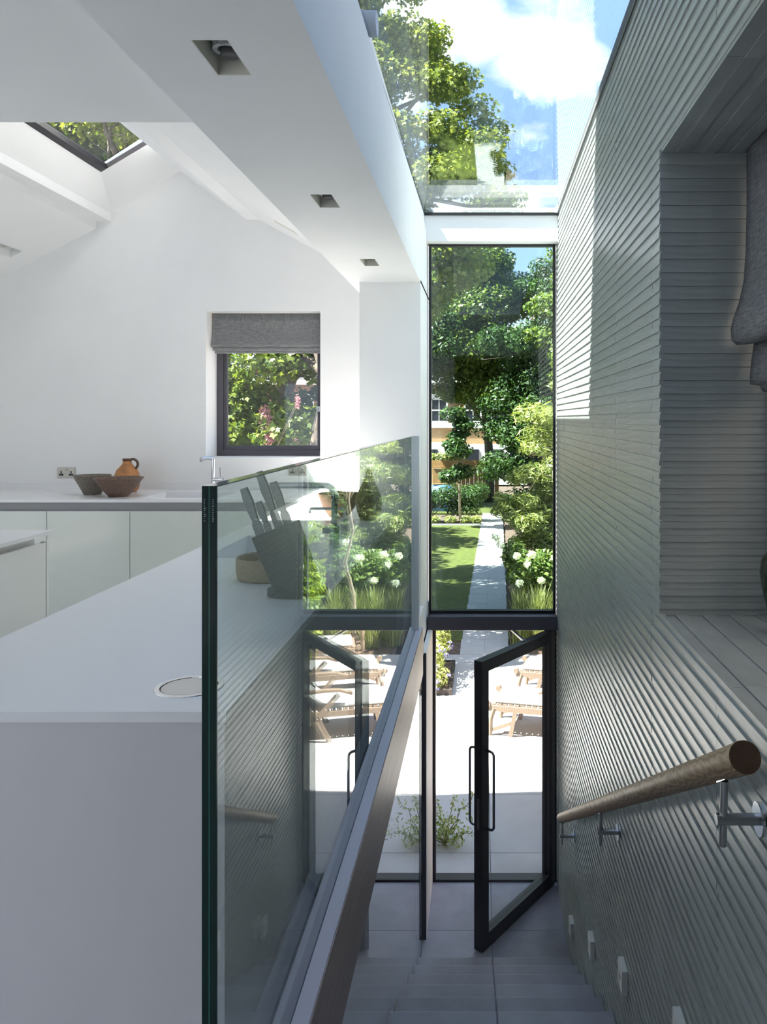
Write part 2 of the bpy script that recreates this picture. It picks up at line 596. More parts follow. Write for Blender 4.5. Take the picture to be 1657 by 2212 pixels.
# ---- kitchen back wall with gable top and window hole
prof_roof = [(-5.4, 2.02), (-3.29, 3.14), (-3.29, 3.20), (-3.16, 3.20), (-3.16, 3.27), (-2.58, 3.63), (-2.007, 3.216), (-1.90, 3.216), (-1.404, 2.947), (-0.62, 2.523)]
KX0, KX1, KZ0, KZ1 = -2.354, -1.38, 1.193, 2.44
wb = MB()
wb.box(-5.4, KX0, YK, 7.25, -0.2, KZ1)
wb.box(KX1, XS - 0.003, YK, 7.25, -0.2, KZ1)
wb.box(KX0, KX1, YK, 7.25, -0.2, KZ0)
wb.prism([(-5.4, KZ1), (XS - 0.003, KZ1), (XS - 0.003, 2.9), (-1.0, 2.95), (-1.9, 3.42), (-2.58, 3.68), (-3.16, 3.50), (-3.4, 3.40), (-5.4, 2.3)], 'y', YK, 7.25)
struct('wall_back', wb, white)
# pilaster at the end of the soffit, with its stair side face
struct('wall_pier', B(-0.904, XS, 5.96, 6.95, -0.2, ZS + 0.02), white)
plate = empty('wall_stub', (-0.43, 6.3, ZLOW), kind='structure')
B(-0.445, -0.41, 5.955, YG, ZLOW, -0.2).build('panel', white, plate)
B(-0.447, -0.412, 5.94, 5.955, ZLOW, -0.2).build('edge_strip', frame_grey, plate)

# ---- ceilings
so = MB()
so.box(XSL, XS, -3.6, 6.9, ZS + 0.12, 3.05)
LIGHTS = [(2.19, 0.20), (3.70, 0.20), (5.24, 0.20)]


def soffit_strip(mb, x0, x1, holes, z0, z1):
    """slab z0..z1 of the soffit with rectangular holes (x0,x1,y0,y1)"""
    y = -3.6
    for hx0, hx1, hy0, hy1 in holes:
        mb.box(x0, x1, y, hy0, z0, z1)
        mb.box(x0, hx0, hy0, hy1, z0, z1)
        mb.box(hx1, x1, hy0, hy1, z0, z1)
        y = hy1
    mb.box(x0, x1, y, 6.9, z0, z1)


def hole_at(u0, u1, v0, v1):
    ya, yb = (ZS - EYE) * 1750 / (905 - v0), (ZS - EYE) * 1750 / (905 - v1)
    return ((u0[0] - 1042) / 1750 * ya + (u0[1] - 1042) / 1750 * yb) / 2, ((u1[0] - 1042) / 1750 * ya + (u1[1] - 1042) / 1750 * yb) / 2, ya, yb


HOLES = [(-0.775, -0.675, 2.15, 2.373), (-0.775, -0.675, 3.63, 3.86), (-0.775, -0.675, 5.10, 5.33)]
soffit_strip(so, XSL, XS, HOLES, ZS, ZS + 0.12)
# upstand beside the glass roof, leaning a little outwards at the near end
so.add([(XS, 6.9, 3.04), (XS, -3.6, 3.04), (-0.56, -3.6, ZROOF), (-0.47, 6.9, ZROOF), (-0.75, -3.6, ZROOF), (-0.75, 6.9, ZROOF), (-0.75, -3.6, 3.04), (-0.75, 6.9, 3.04)],
       [(0, 1, 2, 3), (3, 2, 4, 5), (5, 4, 6, 7), (0, 7, 6, 1), (1, 6, 4, 2), (0, 3, 5, 7)])
ceil = struct('ceiling', so, white)
fl = MB()
fl.box(-5.4, XSL, -3.6, 2.95, 2.60, 2.85)
struct('ceiling_flat', fl, white)
struct('wall_gable', MB().prism([(-5.4, 2.75), (XSL, 2.75), (XSL, 3.3), (-2.0, 4.0), (-3.4, 4.0), (-5.4, 3.0)], 'y', 2.86, 2.95), white)
va = empty('ceiling_vault', (-2.6, 5, 3.2), kind='structure')


def strip_y(mb, a, b, up=0.16, y0=2.95, y1=6.9):
    mb.prism([a, b, (b[0], b[1] + up), (a[0], a[1] + up)], 'y', y0, y1)


v = MB()
# left slope with a downlight hole
LH = (-3.86, -3.76, 6.30, 6.62)
zl = lambda x: 2.02 + (x + 5.4) * (3.14 - 2.02) / (5.4 - 3.29)
strip_y(v, (-5.4, zl(-5.4)), (LH[0], zl(LH[0])))
strip_y(v, (LH[1], zl(LH[1])), (-3.29, 3.14))
strip_y(v, (LH[0], zl(LH[0])), (LH[1], zl(LH[1])), y1=LH[2])
strip_y(v, (LH[0], zl(LH[0])), (LH[1], zl(LH[1])), y0=LH[3])
v.build('slope', white, va)
v = MB()
strip_y(v, (-1.90, 3.216), (-1.404, 2.947))
strip_y(v, (-1.404, 2.947), (-0.9, 2.675))
v.build('slope', white, va)
v = MB()
strip_y(v, (-2.58, 3.63), (-2.007, 3.216))
strip_y(v, (-2.007, 3.216), (-1.90, 3.216), up=0.3)
v.build('ridge_slope', white, va)
# roof light shaft
v = MB()
v.box(-3.29, -3.16, 2.95, 6.9, 3.20, 3.27)
v.add([(-3.16, 6.9, 3.27), (-3.16, 2.95, 3.27), (-3.06, 2.95, 3.50), (-3.06, 6.5, 3.50), (-3.29, 2.95, 3.27), (-3.29, 6.9, 3.27), (-3.29, 2.95, 3.56), (-3.29, 6.9, 3.56)],
      [(0, 1, 2, 3), (4, 1, 0, 5), (5, 7, 6, 4), (7, 3, 2, 6)])
v.build('shaft_lining', white, va)
v = MB()
v.add([(-3.16, 6.9, 3.27), (-2.58, 6.9, 3.63), (-2.60, 6.5, 3.775), (-3.06, 6.5, 3.50), (-3.16, 7.0, 3.52), (-2.58, 7.0, 3.70)],
      [(0, 1, 2, 3), (3, 2, 5, 4)])
v.build('shaft_lining', white, va)
v = MB()
v.prism([(-2.62, 3.76), (-2.58, 3.63), (-2.5, 3.60), (-2.5, 3.95), (-2.62, 3.95)], 'y', 2.95, 7.0)
v.build('shaft_lining', white, va)
sk = empty('window_2', (-2.93, 5, 3.6), kind='structure')
v = MB()
zs_ = lambda x: 3.50 + (x + 3.06) * 0.6
v.prism([(-3.05, zs_(-3.05)), (-2.60, zs_(-2.60)), (-2.60, zs_(-2.60) + 0.04), (-3.05, zs_(-3.05) + 0.04)], 'y', 6.495, 6.512)
v.prism([(-3.07, 3.495), (-3.02, 3.525), (-3.02, 3.57), (-3.07, 3.54)], 'y', 2.95, 6.5)
v.build('window_frame', frame_dark, sk)
MB().prism([(-3.2, zs_(-3.2) + 0.04), (-2.55, zs_(-2.55) + 0.04), (-2.55, zs_(-2.55) + 0.056), (-3.2, zs_(-3.2) + 0.056)], 'y', 2.95, 6.52).build('pane', g_clear, sk)
v = MB().prism([(-3.3, zs_(-3.3) + 0.0), (-2.55, zs_(-2.55) + 0.04), (-2.55, zs_(-2.55) + 0.10), (-3.3, zs_(-3.3) + 0.06)], 'y', 6.515, 6.56)
v.build('flashing', lead_m, sk)

# ---- other enclosing walls (out of view, closing the rooms; openings added on the left and behind for light)
wl = MB()
wl.box(-5.5, -5.4, -3.6, 7.2, -0.2, 0.25)
wl.box(-5.5, -5.4, -3.6, 7.2, 2.05, 2.9)
for a, b in ((-3.6, -2.4), (4.0, 7.2)):
    wl.box(-5.5, -5.4, a, b, 0.25, 2.05)
struct('wall_left', wl, white)
w4 = empty('window_added', (-5.45, 2, 0.25), kind='structure')  # unseen window, added and sized to brighten the kitchen
v = MB()
for a in (-2.4, -0.3, 1.8, 3.93):
    v.box(-5.48, -5.42, a, a + 0.07, 0.25, 2.05)
v.build('window_frame', frame_grey, w4)
for a, b in ((-2.4, 4.0),):
    B(-5.455, -5.445, a, b, 0.25, 2.05).build('pane', g_clear, w4)
rw = MB()
rw.box(-5.5, 1.3, -3.7, -3.6, -0.2, 0.2)
rw.box(-5.5, 1.3, -3.7, -3.6, 2.3, 3.3)
for a, b in ((-5.5, -4.4), (-2.6, 1.3)):  # unseen opening between these piers, added to let light in from behind
    rw.box(a, b, -3.7, -3.6, 0.2, 2.3)
struct('wall_rear', rw, white)
struct('wall_light_block', B(-0.52, -0.44, -3.6, 0.62, 0.0, ZS), white)  # unseen partition added to keep rear light off the niche
# landing ceiling behind the glass roof
struct('ceiling_landing', B(XS, XR + 0.1, -3.6, 0.6, ZS, ZROOF), white)
# lower room
lw_ = MB()
lw_.box(-5.4, -5.3, 0.8, YG + 0.1, ZLOW - 0.2, -0.2)
lw_.box(-5.4, XR + 0.1, 0.8, 0.9, ZLOW - 0.2, -0.2)
struct('wall_lower', lw_, white)
# house's upper storey behind and to the left, and the roof edge outside
struct('wall_upper_storey', B(-7.0, -0.62, -4.0, 3.72, 3.3, 6.6), ext_white)
struct('wall_sky_block', B(2.3, 2.6, -5.0, 6.4, ZLOW - 0.2, 4.6), mat('sky_block_brown', (0.24, 0.20, 0.17), 0.9, var=0.2))  # unseen wall added to cut sky light through the niche window
struct('roof_curb', B(-0.61, -0.545, 3.74, 6.95, 3.216, 3.40), ext_white)
rp = empty('roof_pipe', (-0.55, 3.62, 3.30), 'short blue grey roof pipe end above the glass at the very top', 'pipe')
MB().tube([(-0.75, 3.62, 3.285), (-0.47, 3.62, 3.285)], 0.055, 18).build('pipe', lead_m, rp, smooth=True, auto=40)
MB().tube([(-0.56, 3.62, 3.285), (-0.53, 3.62, 3.285)], 0.0600, 18).build('collar', lead_m, rp, smooth=True, auto=40)

# ------------------------------------------------------------------ glass roof
gr = empty('roof_glazing', (0.08, 4, ZROOF), kind='structure')
B(-0.70, XR + 0.1, 0.4, 6.98, ZROOF + 0.012, ZROOF + 0.034).build('pane', g_roof, gr)
v = MB()
v.add([(-0.47, 6.70, ZROOF), (-0.53, 0.6, ZROOF), (-0.55, 0.6, ZROOF), (-0.49, 6.70, ZROOF), (-0.47, 6.70, ZROOF + 0.012), (-0.53, 0.6, ZROOF + 0.012), (-0.55, 0.6, ZROOF + 0.012), (-0.49, 6.70, ZROOF + 0.012)],
      [(0, 1, 2, 3), (7, 6, 5, 4), (0, 4, 5, 1), (1, 5, 6, 2), (2, 6, 7, 3), (3, 7, 4, 0)])
v.box(XR - 0.012, XR + 0.01, 0.6, 6.72, ZROOF - 0.002, ZROOF + 0.012)
v.box(-0.47, XR, 6.56, 6.58, ZROOF - 0.008, ZROOF + 0.012)
v.build('seal', seal, gr)
# white beam across the head of the garden glazing
struct('trim_1', B(XS - 0.01, XR - 0.004, 6.58, 6.80, 2.965, ZROOF - 0.006), white)

# ------------------------------------------------------------------ garden glazing
w1 = empty('window_1', (0.08, YG, -0.1), kind='structure')
GX0, GX1 = -0.443, XR - 0.012
v = MB()
v.box(GX0, GX0 + 0.020, YG - 0.03, YG + 0.03, -0.09, 2.965)
v.box(GX1 - 0.020, GX1, YG - 0.03, YG + 0.03, -0.09, 2.965)
v.box(GX0 + 0.020, GX1 - 0.020, YG - 0.03, YG + 0.03, -0.09, -0.066)
v.box(GX0 + 0.020, GX1 - 0.020, YG - 0.03, YG + 0.03, 2.950, 2.965)
v.build('window_frame', seal, w1)
B(GX0 + 0.02, GX1 - 0.02, YG - 0.01, YG + 0.012, -0.066, 2.95).build('pane', g_win, w1)
v = MB().box(GX0 - 0.005, GX1 + 0.005, YG - 0.13, YG + 0.06, -0.205, -0.09)
v.build('transom', frame_grey, w1, bevel=0.006)
struct('wall_right_end', B(XR + 0.002, XR + 0.15, YG - 0.02, 6.97, ZLOW - 0.2, 3.3), ext_white)

# lower glazing left of the stub, in the lower room
w5 = empty('window_5', (-2.5, YG, ZLOW), kind='structure')
v = MB()
for a in (-0.50, -2.0, -3.5, -5.0):
    v.box(a, a + 0.05, YG - 0.03, YG + 0.03, ZLOW + 0.03, -0.2)
v.box(-5.3, -0.445, YG - 0.04, YG + 0.04, ZLOW - 0.02, ZLOW + 0.03)
v.build('window_frame', frame_dark, w5)
for a, b in ((-0.50, -1.95), (-2.0, -3.45), (-3.5, -4.95)):
    B(b, a, YG - 0.008, YG + 0.008, ZLOW + 0.03, -0.2).build('pane', g_clear, w5)
struct('wall_back_low', B(-5.4, -0.445, YG - 0.05, YG + 0.12, -0.2, 0.0), ext_white)
struct('trim_2', B(-5.4, -0.445, YK - 0.01, 7.25, -0.24, -0.2), ext_white)

# ------------------------------------------------------------------ garden door, open inwards
d1 = empty('door_1', (0.565, 6.66, ZLOW), kind='structure')
v = MB()
v.box(-0.41, -0.385, YG - 0.04, YG + 0.04, ZLOW + 0.02, -0.205)
v.box(0.585, XR - 0.006, YG - 0.04, YG + 0.04, ZLOW + 0.02, -0.205)
v.box(-0.385, 0.585, YG - 0.04, YG + 0.04, -0.225, -0.205)
v.build('door_frame', frame_dark, d1)
B(-0.41, XR - 0.006, YG - 0.05, YG + 0.05, ZLOW - 0.02, ZLOW + 0.02).build('threshold', frame_dark, d1)
HX, HY = 0.565, 6.66
EX, EY = -0.03, 5.80
L = math.hypot(EX - HX, EY - HY)
dx, dy = (EX - HX) / L, (EY - HY) / L          # along the leaf, from the hinge to the free edge
nx, ny = dy, -dx                               # across the leaf, to the stair side
if nx > 0:
    nx, ny = -nx, -ny


def leaf(a, n_, z):
    return (HX + dx * a + nx * n_, HY + dy * a + ny * n_, z)


def leaf_box(a0, a1, n0, n1, z0, z1):
    m = MB()
    vs = [leaf(a, n_, zz) for zz in (z0, z1) for a, n_ in ((a0, n0), (a1, n0), (a1, n1), (a0, n1))]
    m.add(vs, [(0, 3, 2, 1), (4, 5, 6, 7), (0, 1, 5, 4), (1, 2, 6, 5), (2, 3, 7, 6), (3, 0, 4, 7)])
    return m


DZ0, DZ1 = ZLOW + 0.012, -0.215
TH = 0.035
lf_o = empty('door_leaf', (0, 0, 0))
lf_o.parent = d1
lf_o.location = (0, 0, 0)
leaf_box(0, 0.085, -TH, TH, DZ0, DZ1).build('stile', frame_dark, lf_o)
leaf_box(L - 0.085, L, -TH, TH, DZ0, DZ1).build('stile', frame_dark, lf_o)
leaf_box(0.085, L - 0.085, -TH, TH, DZ1 - 0.085, DZ1).build('rail', frame_dark, lf_o)
leaf_box(0.085, L - 0.085, -TH, TH, DZ0, DZ0 + 0.10).build('rail', frame_dark, lf_o)
leaf_box(0.085, L - 0.085, -0.012, 0.012, DZ0 + 0.10, DZ1 - 0.085).build('pane', g_clear, lf_o)
leaf_box(L - 0.002, L + 0.002, -0.010, 0.010, -1.42, -1.2).build('lock_plate', darksteel, lf_o)
for s in (-1, 1):
    a_ = L - 0.045
    z0, z1 = -1.42, -0.86
    o = s * TH
    off = s * 0.105
    pts = [leaf(a_, o, z1)]
    for q in range(6):
        t_ = q / 5 * math.pi / 2
        pts.append(leaf(a_, o + (off - o) - s * 0.03 + s * 0.03 * math.sin(t_), z1 - 0.03 + 0.03 * math.cos(t_)))
    for q in range(6):
        t_ = q / 5 * math.pi / 2
        pts.append(leaf(a_, off - s * 0.03 + s * 0.03 * math.cos(t_), z0 + 0.03 - 0.03 * math.sin(t_)))
    pts.append(leaf(a_, o, z0))
    MB().tube(pts, 0.0095, 10).build('pull_handle', darksteel, lf_o, smooth=True)
MB().bar(leaf(0.42, 0, DZ1 + 0.004), (0.235, 6.70, -0.215), 0.022, 0.014).build('door_closer_arm', steel, d1)

# ------------------------------------------------------------------ floor edge beam and glass balustrades
tb = empty('trim_3', (-0.43, 3, 0), kind='structure')
v = MB()
v.box(-0.436, -0.395, 1.0, 5.36, -0.17, 0.145)
v.box(-0.478, -0.461, 1.0, 5.36, -0.17, 0.145)
v.box(-0.461, -0.436, 1.0, 5.36, -0.17, 0.05)
v.build('channel', beam_m, tb, bevel=0.002)
B(-0.395, -0.392, 1.0, 5.36, -0.17, 0.138).build('bronze_face', bronze, tb)
B(-0.478, -0.43, 5.36, 5.96, -0.2, 0.145).build('channel_return', white, tb)
post = MB()
post.box(-0.470, -0.446, 5.27, 5.33, 0.145, 1.41)
post.box(-0.446, -0.412, 5.27, 5.33, 0.145, 1.41)
post.build('end_channel', white, tb, bevel=0.002)

gb = empty('glass_balustrade', (XG, 1.33, 0.05), 'tall laminated glass balustrade beside the white worktop above the stairs', 'balustrade')
GZ = 1.41
B(-0.4605, -0.4365, 1.335, 5.268, 0.052, GZ - 0.002).build('pane', g_bal, gb)
v = MB()
v.box(-0.4605, -0.4500, 1.330, 1.335, 0.052, GZ)
v.box(-0.4470, -0.4365, 1.330, 1.335, 0.052, GZ)
v.build('polished_edge', glass_edge, gb)
B(-0.4500, -0.4470, 1.3305, 1.335, 0.052, GZ).build('interlayer', glass_layer, gb)
v = MB()
v.box(-0.4605, -0.4365, 1.335, 5.268, GZ - 0.002, GZ)
v.build('top_edge', mat('pale_glass_edge', (0.10, 0.16, 0.17), 0.1, spec=0.8), gb)
v = MB()
for xa in (-0.4570, -0.4430):
    for q in range(11):
        v.box(xa, xa + random.uniform(0.001, 0.0028), 1.3296, 1.330, 1.388 - q * 0.0035 - random.uniform(0.0006, 0.0018), 1.388 - q * 0.0035)
v.build('etched_mark', mat('etched_white', (0.5, 0.55, 0.55), 0.6), gb)

gl2 = empty('stair_glass', (-0.43, 5.9, ZLOW), 'frameless glass panel hanging below the floor edge beside the stair treads', 'glass panel')
B(-0.451, -0.437, 1.1, 5.935, ZLOW + 0.02, -0.171).build('pane', g_clear, gl2)
B(-0.455, -0.436, 5.56, 5.935, ZLOW, ZLOW + 0.03).build('base_channel', frame_grey, gl2)

# ------------------------------------------------------------------ kitchen window and its blind
kw = empty('window_6', (-1.87, 7.2, KZ0), kind='structure')
v = MB()
YW = 7.18
for a in ((KX0, KX0 + 0.055, KZ0, KZ1), (KX1 - 0.055, KX1, KZ0, KZ1), (KX0 + 0.055, KX1 - 0.055, KZ0, KZ0 + 0.05), (KX0 + 0.055, KX1 - 0.055, KZ1 - 0.05, KZ1)):
    v.box(a[0], a[1], YW, YW + 0.07, a[2], a[3])
v.build('window_frame', frame_grey, kw)
v = MB()
x0, x1, z0, z1 = KX0 + 0.055, KX1 - 0.055, KZ0 + 0.05, KZ1 - 0.05
for a in ((x0, x0 + 0.03, z0, z1), (x1 - 0.03, x1, z0, z1), (x0 + 0.03, x1 - 0.03, z0, z0 + 0.04), (x0 + 0.03, x1 - 0.03, z1 - 0.04, z1)):
    v.box(a[0], a[1], YW + 0.018, YW + 0.06, a[2], a[3])
v.build('sash', frame_grey, kw)
B(x0 + 0.03, x1 - 0.03, YW + 0.03, YW + 0.045, z0 + 0.04, z1 - 0.04).build('pane', g_clear, kw)
hd = MB()
hd.bar((x1 - 0.015, YW - 0.03, 1.62), (x1 - 0.06, YW - 0.045, 1.42), 0.018, 0.012)
hd.box(x1 - 0.03, x1, YW - 0.03, YW + 0.018, 1.585, 1.63)
hd.build('window_handle', steel, kw)


def fold_sheet(prof, ax, a0, a1, thick=0.006, n=24, wob=0.002):
    """a cloth sheet: profile points (depth, z) swept along x or y"""
    vs, fs = [], []
    m = len(prof)
    for side in (0, 1):
        for i in range(n + 1):
            a = a0 + (a1 - a0) * i / n
            for j, (d, zz) in enumerate(prof):
                wv = wob * math.sin(i * 1.3 + j * 0.7) * (j / m)
                dd = d + (thick if side else 0)
                vs.append((a, dd + wv, zz + wv) if ax == 'x' else (dd + wv, a, zz + wv))
    st_ = (n + 1) * m
    for s in (0, 1):
        for i in range(n):
            for j in range(m - 1):
                q = [s * st_ + i * m + j, s * st_ + (i + 1) * m + j, s * st_ + (i + 1) * m + j + 1, s * st_ + i * m + j + 1]
                fs.append(tuple(q if s else q[::-1]))
    for i in (0, n):
        for j in range(m - 1):
            fs.append((i * m + j, i * m + j + 1, st_ + i * m + j + 1, st_ + i * m + j))
    for j in (0, m - 1):
        for i in range(n):
            fs.append((i * m + j, (i + 1) * m + j, st_ + (i + 1) * m + j, st_ + i * m + j))
    return MB().add(vs, fs)


rb = empty('roman_blind', (-1.87, 7.0, 2.12), 'grey woven roman blind gathered at the top of the kitchen window', 'blind')
yb_ = 7.02
fold_sheet([(yb_, 2.435), (yb_, 2.36), (yb_ - 0.005, 2.28), (yb_ - 0.02, 2.21), (yb_ - 0.035, 2.165), (yb_ - 0.03, 2.145), (yb_ - 0.005, 2.14)], 'x', KX0 + 0.012, KX1 - 0.008).build('fabric_drop', blind_m, rb, smooth=True)
fold_sheet([(yb_ + 0.005, 2.17), (yb_ - 0.018, 2.145), (yb_ - 0.022, 2.118), (yb_ - 0.01, 2.108), (yb_ + 0.01, 2.112)], 'x', KX0 + 0.024, KX1 - 0.008).build('fold', blind_m, rb, smooth=True)
fold_sheet([(yb_ + 0.02, 2.14), (yb_ + 0.004, 2.115), (yb_ + 0.002, 2.095), (yb_ + 0.015, 2.088), (yb_ + 0.03, 2.095)], 'x', KX0 + 0.034, KX1 - 0.008).build('fold', blind_m, rb, smooth=True)

nb = empty('roman_blind', (0.95, 1.7, 1.6), 'dark grey roman blind with deep soft fold in the tiled wall niche', 'blind')
fold_sheet([(0.905, 2.44), (0.905, 2.25), (0.902, 2.10), (0.895, 1.99), (0.880, 1.92), (0.862, 1.87), (0.852, 1.83), (0.853, 1.79), (0.868, 1.772), (0.90, 1.772), (0.93, 1.78)], 'y', 0.55, 2.775, n=30, wob=0.004).build('fabric_drop', blind_m, nb, smooth=True)
fold_sheet([(0.93, 1.80), (0.918, 1.72), (0.912, 1.66), (0.915, 1.638), (0.95, 1.635)], 'y', 0.55, 2.765, n=30, wob=0.003).build('fold', blind_m, nb, smooth=True)
fold_sheet([(0.955, 1.68), (0.945, 1.63), (0.955, 1.612), (0.98, 1.612)], 'y', 0.55, 2.76, n=30, wob=0.003).build('fold', blind_m, nb, smooth=True)

# ------------------------------------------------------------------ kitchen units
BF = 6.03
wt = MB()
PX0, PX1, PY0 = -1.32, -0.525, 1.66
ZB = ZT - 0.022
S1 = (-1.205, -0.83, 3.50, 4.17)       # peninsula sink
S2 = (-2.585, -2.02, 6.15, 6.63)       # back sink
wt.box(PX0, PX1, PY0, S1[2], ZB, ZT)
wt.box(PX0, S1[0], S1[2], S1[3], ZB, ZT)
wt.box(S1[1], PX1, S1[2], S1[3], ZB, ZT)
wt.box(PX0, PX1, S1[3], 5.957, ZB, ZT)
wt.box(PX0, -0.907, 5.957, BF, ZB, ZT)
wt.box(-5.3, S2[0], BF, YK - 0.02, ZB, ZT)
wt.box(S2[0], S2[1], BF, S2[2], ZB, ZT)
wt.box(S2[0], S2[1], S2[3], YK - 0.02, ZB, ZT)
wt.box(S2[1], -0.908, BF, YK - 0.02, ZB, ZT)
wt_o = empty('worktop', (-0.9, 3.5, ZT), 'long white L shaped solid worktop on the peninsula and back units', 'worktop')
wt.build('slab', solid_surface, wt_o)
struct('trim_4', B(-5.3, -0.908, YK - 0.02, YK - 0.001, ZB, ZT + 0.055), solid_surface)
for lb, s, dep in (('white moulded sink sunk in the peninsula worktop', S1, 0.19), ('white moulded sink in the back worktop', S2, 0.17)):
    v = MB()
    a, b, c, d = s
    t_ = 0.012
    v.box(a - t_, b + t_, c - t_, d + t_, ZT - dep - t_, ZT - dep)
    v.box(a - t_, a, c - t_, d + t_, ZT - dep, ZB)
    v.box(b, b + t_, c - t_, d + t_, ZT - dep, ZB)
    v.box(a, b, c - t_, c, ZT - dep, ZB)
    v.box(a, b, d, d + t_, ZT - dep, ZB)
    sk_o = empty('sink', ((a + b) / 2, (c + d) / 2, ZT - dep), lb, 'sink')
    v.build('bowl', solid_surface, sk_o)
    MB().lathe([(0.0, 0.002), (0.035, 0.002), (0.04, 0.0)], ((a + b) / 2, (c + d) / 2, ZT - dep), 24).build('drain', steel, sk_o)
# peninsula base
pb = empty('peninsula_base', (-0.9, 3, 0), 'white peninsula base with plain end panel facing the landing', 'cabinet')
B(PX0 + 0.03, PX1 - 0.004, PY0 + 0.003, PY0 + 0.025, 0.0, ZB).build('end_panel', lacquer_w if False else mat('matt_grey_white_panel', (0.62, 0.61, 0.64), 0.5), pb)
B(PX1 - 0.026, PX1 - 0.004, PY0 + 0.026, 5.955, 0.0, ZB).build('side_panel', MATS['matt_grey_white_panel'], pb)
B(PX0 + 0.03, PX0 + 0.05, PY0 + 0.026, BF - 0.01, 0.09, ZB - 0.04).build('front_panel', lacquer_w, pb)
# back units
for i, xa in enumerate((-4.49, -3.87, -3.25, -2.63, -2.01)):
    lab = ['', '', '', '', ''][i]
    xb = xa + 0.62
    labs = ['pale gloss base cabinet furthest left under the back worktop',
            'pale gloss base cabinet at the left picture edge behind the island',
            'pale gloss base cabinet below the stoneware bowls',
            'pale gloss base cabinet below the back sink left of the glass edge',
            'pale gloss base cabinet seen through the glass balustrade']
    cb = empty('base_cabinet', ((xa + xb) / 2, 6.1, 0), labs[i], 'cabinet', 'base cabinets under the back worktop')
    B(xa + 0.002, xb - 0.002, BF + 0.045, YK - 0.03, 0.09, ZT - 0.24).build('carcass', lacquer, cb)
    B(xa + 0.002, xb - 0.002, BF + 0.012, BF + 0.032, 0.03, 0.832).build('door', lacquer, cb, bevel=0.0015)
    B(xa, xb, BF + 0.05, BF + 0.08, 0.79, ZB).build('handle_channel', shadowgap, cb)
    B(xa + 0.002, xb - 0.002, BF + 0.08, BF + 0.1, 0.0, 0.088).build('plinth', shadowgap, cb)
# island on the left
isl = empty('kitchen_island', (-2.9, 3.4, 0), 'white kitchen island corner with gloss drawer front at the left edge', 'kitchen island')
B(-3.6, -2.315, 1.2, 4.375, ZT - 0.02, ZT).build('worktop', solid_surface, isl)
B(-3.5, -2.40, 1.3, 4.34, 0.06, ZT - 0.021).build('carcass', lacquer_w, isl)
B(-2.37, -2.335, 4.344, 4.364, 0.0, ZT - 0.058).build('end_panel', lacquer_w, isl)
B(-2.36, -2.338, 3.45, 4.34, 0.10, ZT - 0.062).build('drawer', lacquer_w, isl, bevel=0.0015)
B(-2.36, -2.338, 2.55, 3.447, 0.10, ZT - 0.062).build('drawer', lacquer_w, isl, bevel=0.0015)

# pop-up socket in the peninsula
ps = empty('popup_socket', (-1.155 + 0.5, 1.82, ZT), 'round brushed steel pop-up socket lid set into the near worktop', 'socket')
ps.location = ((409 - 1042) / 1750 * 1.815, 1.815, ZT)
v = MB().lathe([(0.0, 0.0015), (0.058, 0.0015), (0.060, 0.0008)], tuple(wloc(ps)), 48)
v.build('lid', steel, ps)
MB().lathe([(0.062, 0.0), (0.0625, 0.002), (0.074, 0.002), (0.0755, 0.0)], tuple(wloc(ps)), 48).build('ring', chrome, ps)
MB().lathe([(0.0, 0.0003), (0.0625, 0.0003)], tuple(wloc(ps)), 48).build('gap', socket_dark, ps)


# ---- wall sockets
def wall_socket(x, z, label):
    e = empty('wall_socket', (x, YK, z), label, 'socket', 'double wall sockets')
    B(x - 0.075, x + 0.075, YK - 0.008, YK - 0.0005, z - 0.045, z + 0.045).build('plate', socket_m, e, bevel=0.002)
    for s in (-1, 1):
        v = MB()
        v.box(x + s * 0.042 - 0.005, x + s * 0.042 + 0.005, YK - 0.0095, YK - 0.008, z - 0.008, z + 0.014)
        v.box(x + s * 0.042 - 0.019, x + s * 0.042 + 0.019, YK - 0.0095, YK - 0.008, z - 0.026, z - 0.010)
        v.build('pin_holes', socket_dark, e)
        B(x + s * 0.009 - 0.0075, x + s * 0.009 + 0.0075, YK - 0.012, YK - 0.008, z + 0.012, z + 0.038).build('rocker', socket_m, e)


wall_socket((144 - 1042) / 1750 * YK, EYE - (1021 - 905) / 1750 * YK, 'nickel double wall socket behind the stoneware bowls')
wall_socket((643 - 1042) / 1750 * YK, EYE - (1016 - 905) / 1750 * YK, 'nickel double wall socket below the kitchen window')


# ---- pottery
def bowl(name, label, cat, c, prof_out, prof_in, m, group=None):
    e = empty(name, c, label, cat, group)
    MB().lathe(prof_out + prof_in, c, 48).build('body', m, e, smooth=True, auto=50)
    return e


bowl('stoneware_bowl', 'deep grey speckled stoneware bowl with a narrow foot, behind the wide bowl', 'bowl', (-3.10, 6.44, ZT),
     [(0.062, 0), (0.066, 0.006), (0.098, 0.07), (0.125, 0.118), (0.134, 0.138), (0.142, 0.152)], [(0.138, 0.155), (0.130, 0.146), (0.118, 0.115), (0.08, 0.04), (0.0, 0.022)], clay_grey)
bowl('stoneware_bowl', 'wide brown speckled stoneware bowl in front of the clay jug', 'bowl', (-2.815, 6.27, ZT),
     [(0.07, 0), (0.074, 0.006), (0.115, 0.05), (0.15, 0.095), (0.168, 0.128), (0.184, 0.142)], [(0.182, 0.147), (0.16, 0.132), (0.14, 0.098), (0.09, 0.04), (0.0, 0.018)], clay_brown)
jg = empty('clay_jug', (-2.92, 6.66, ZT), 'orange brown clay jug with a loop handle, behind the bowls', 'jug')
jc = (-2.92, 6.66, ZT)
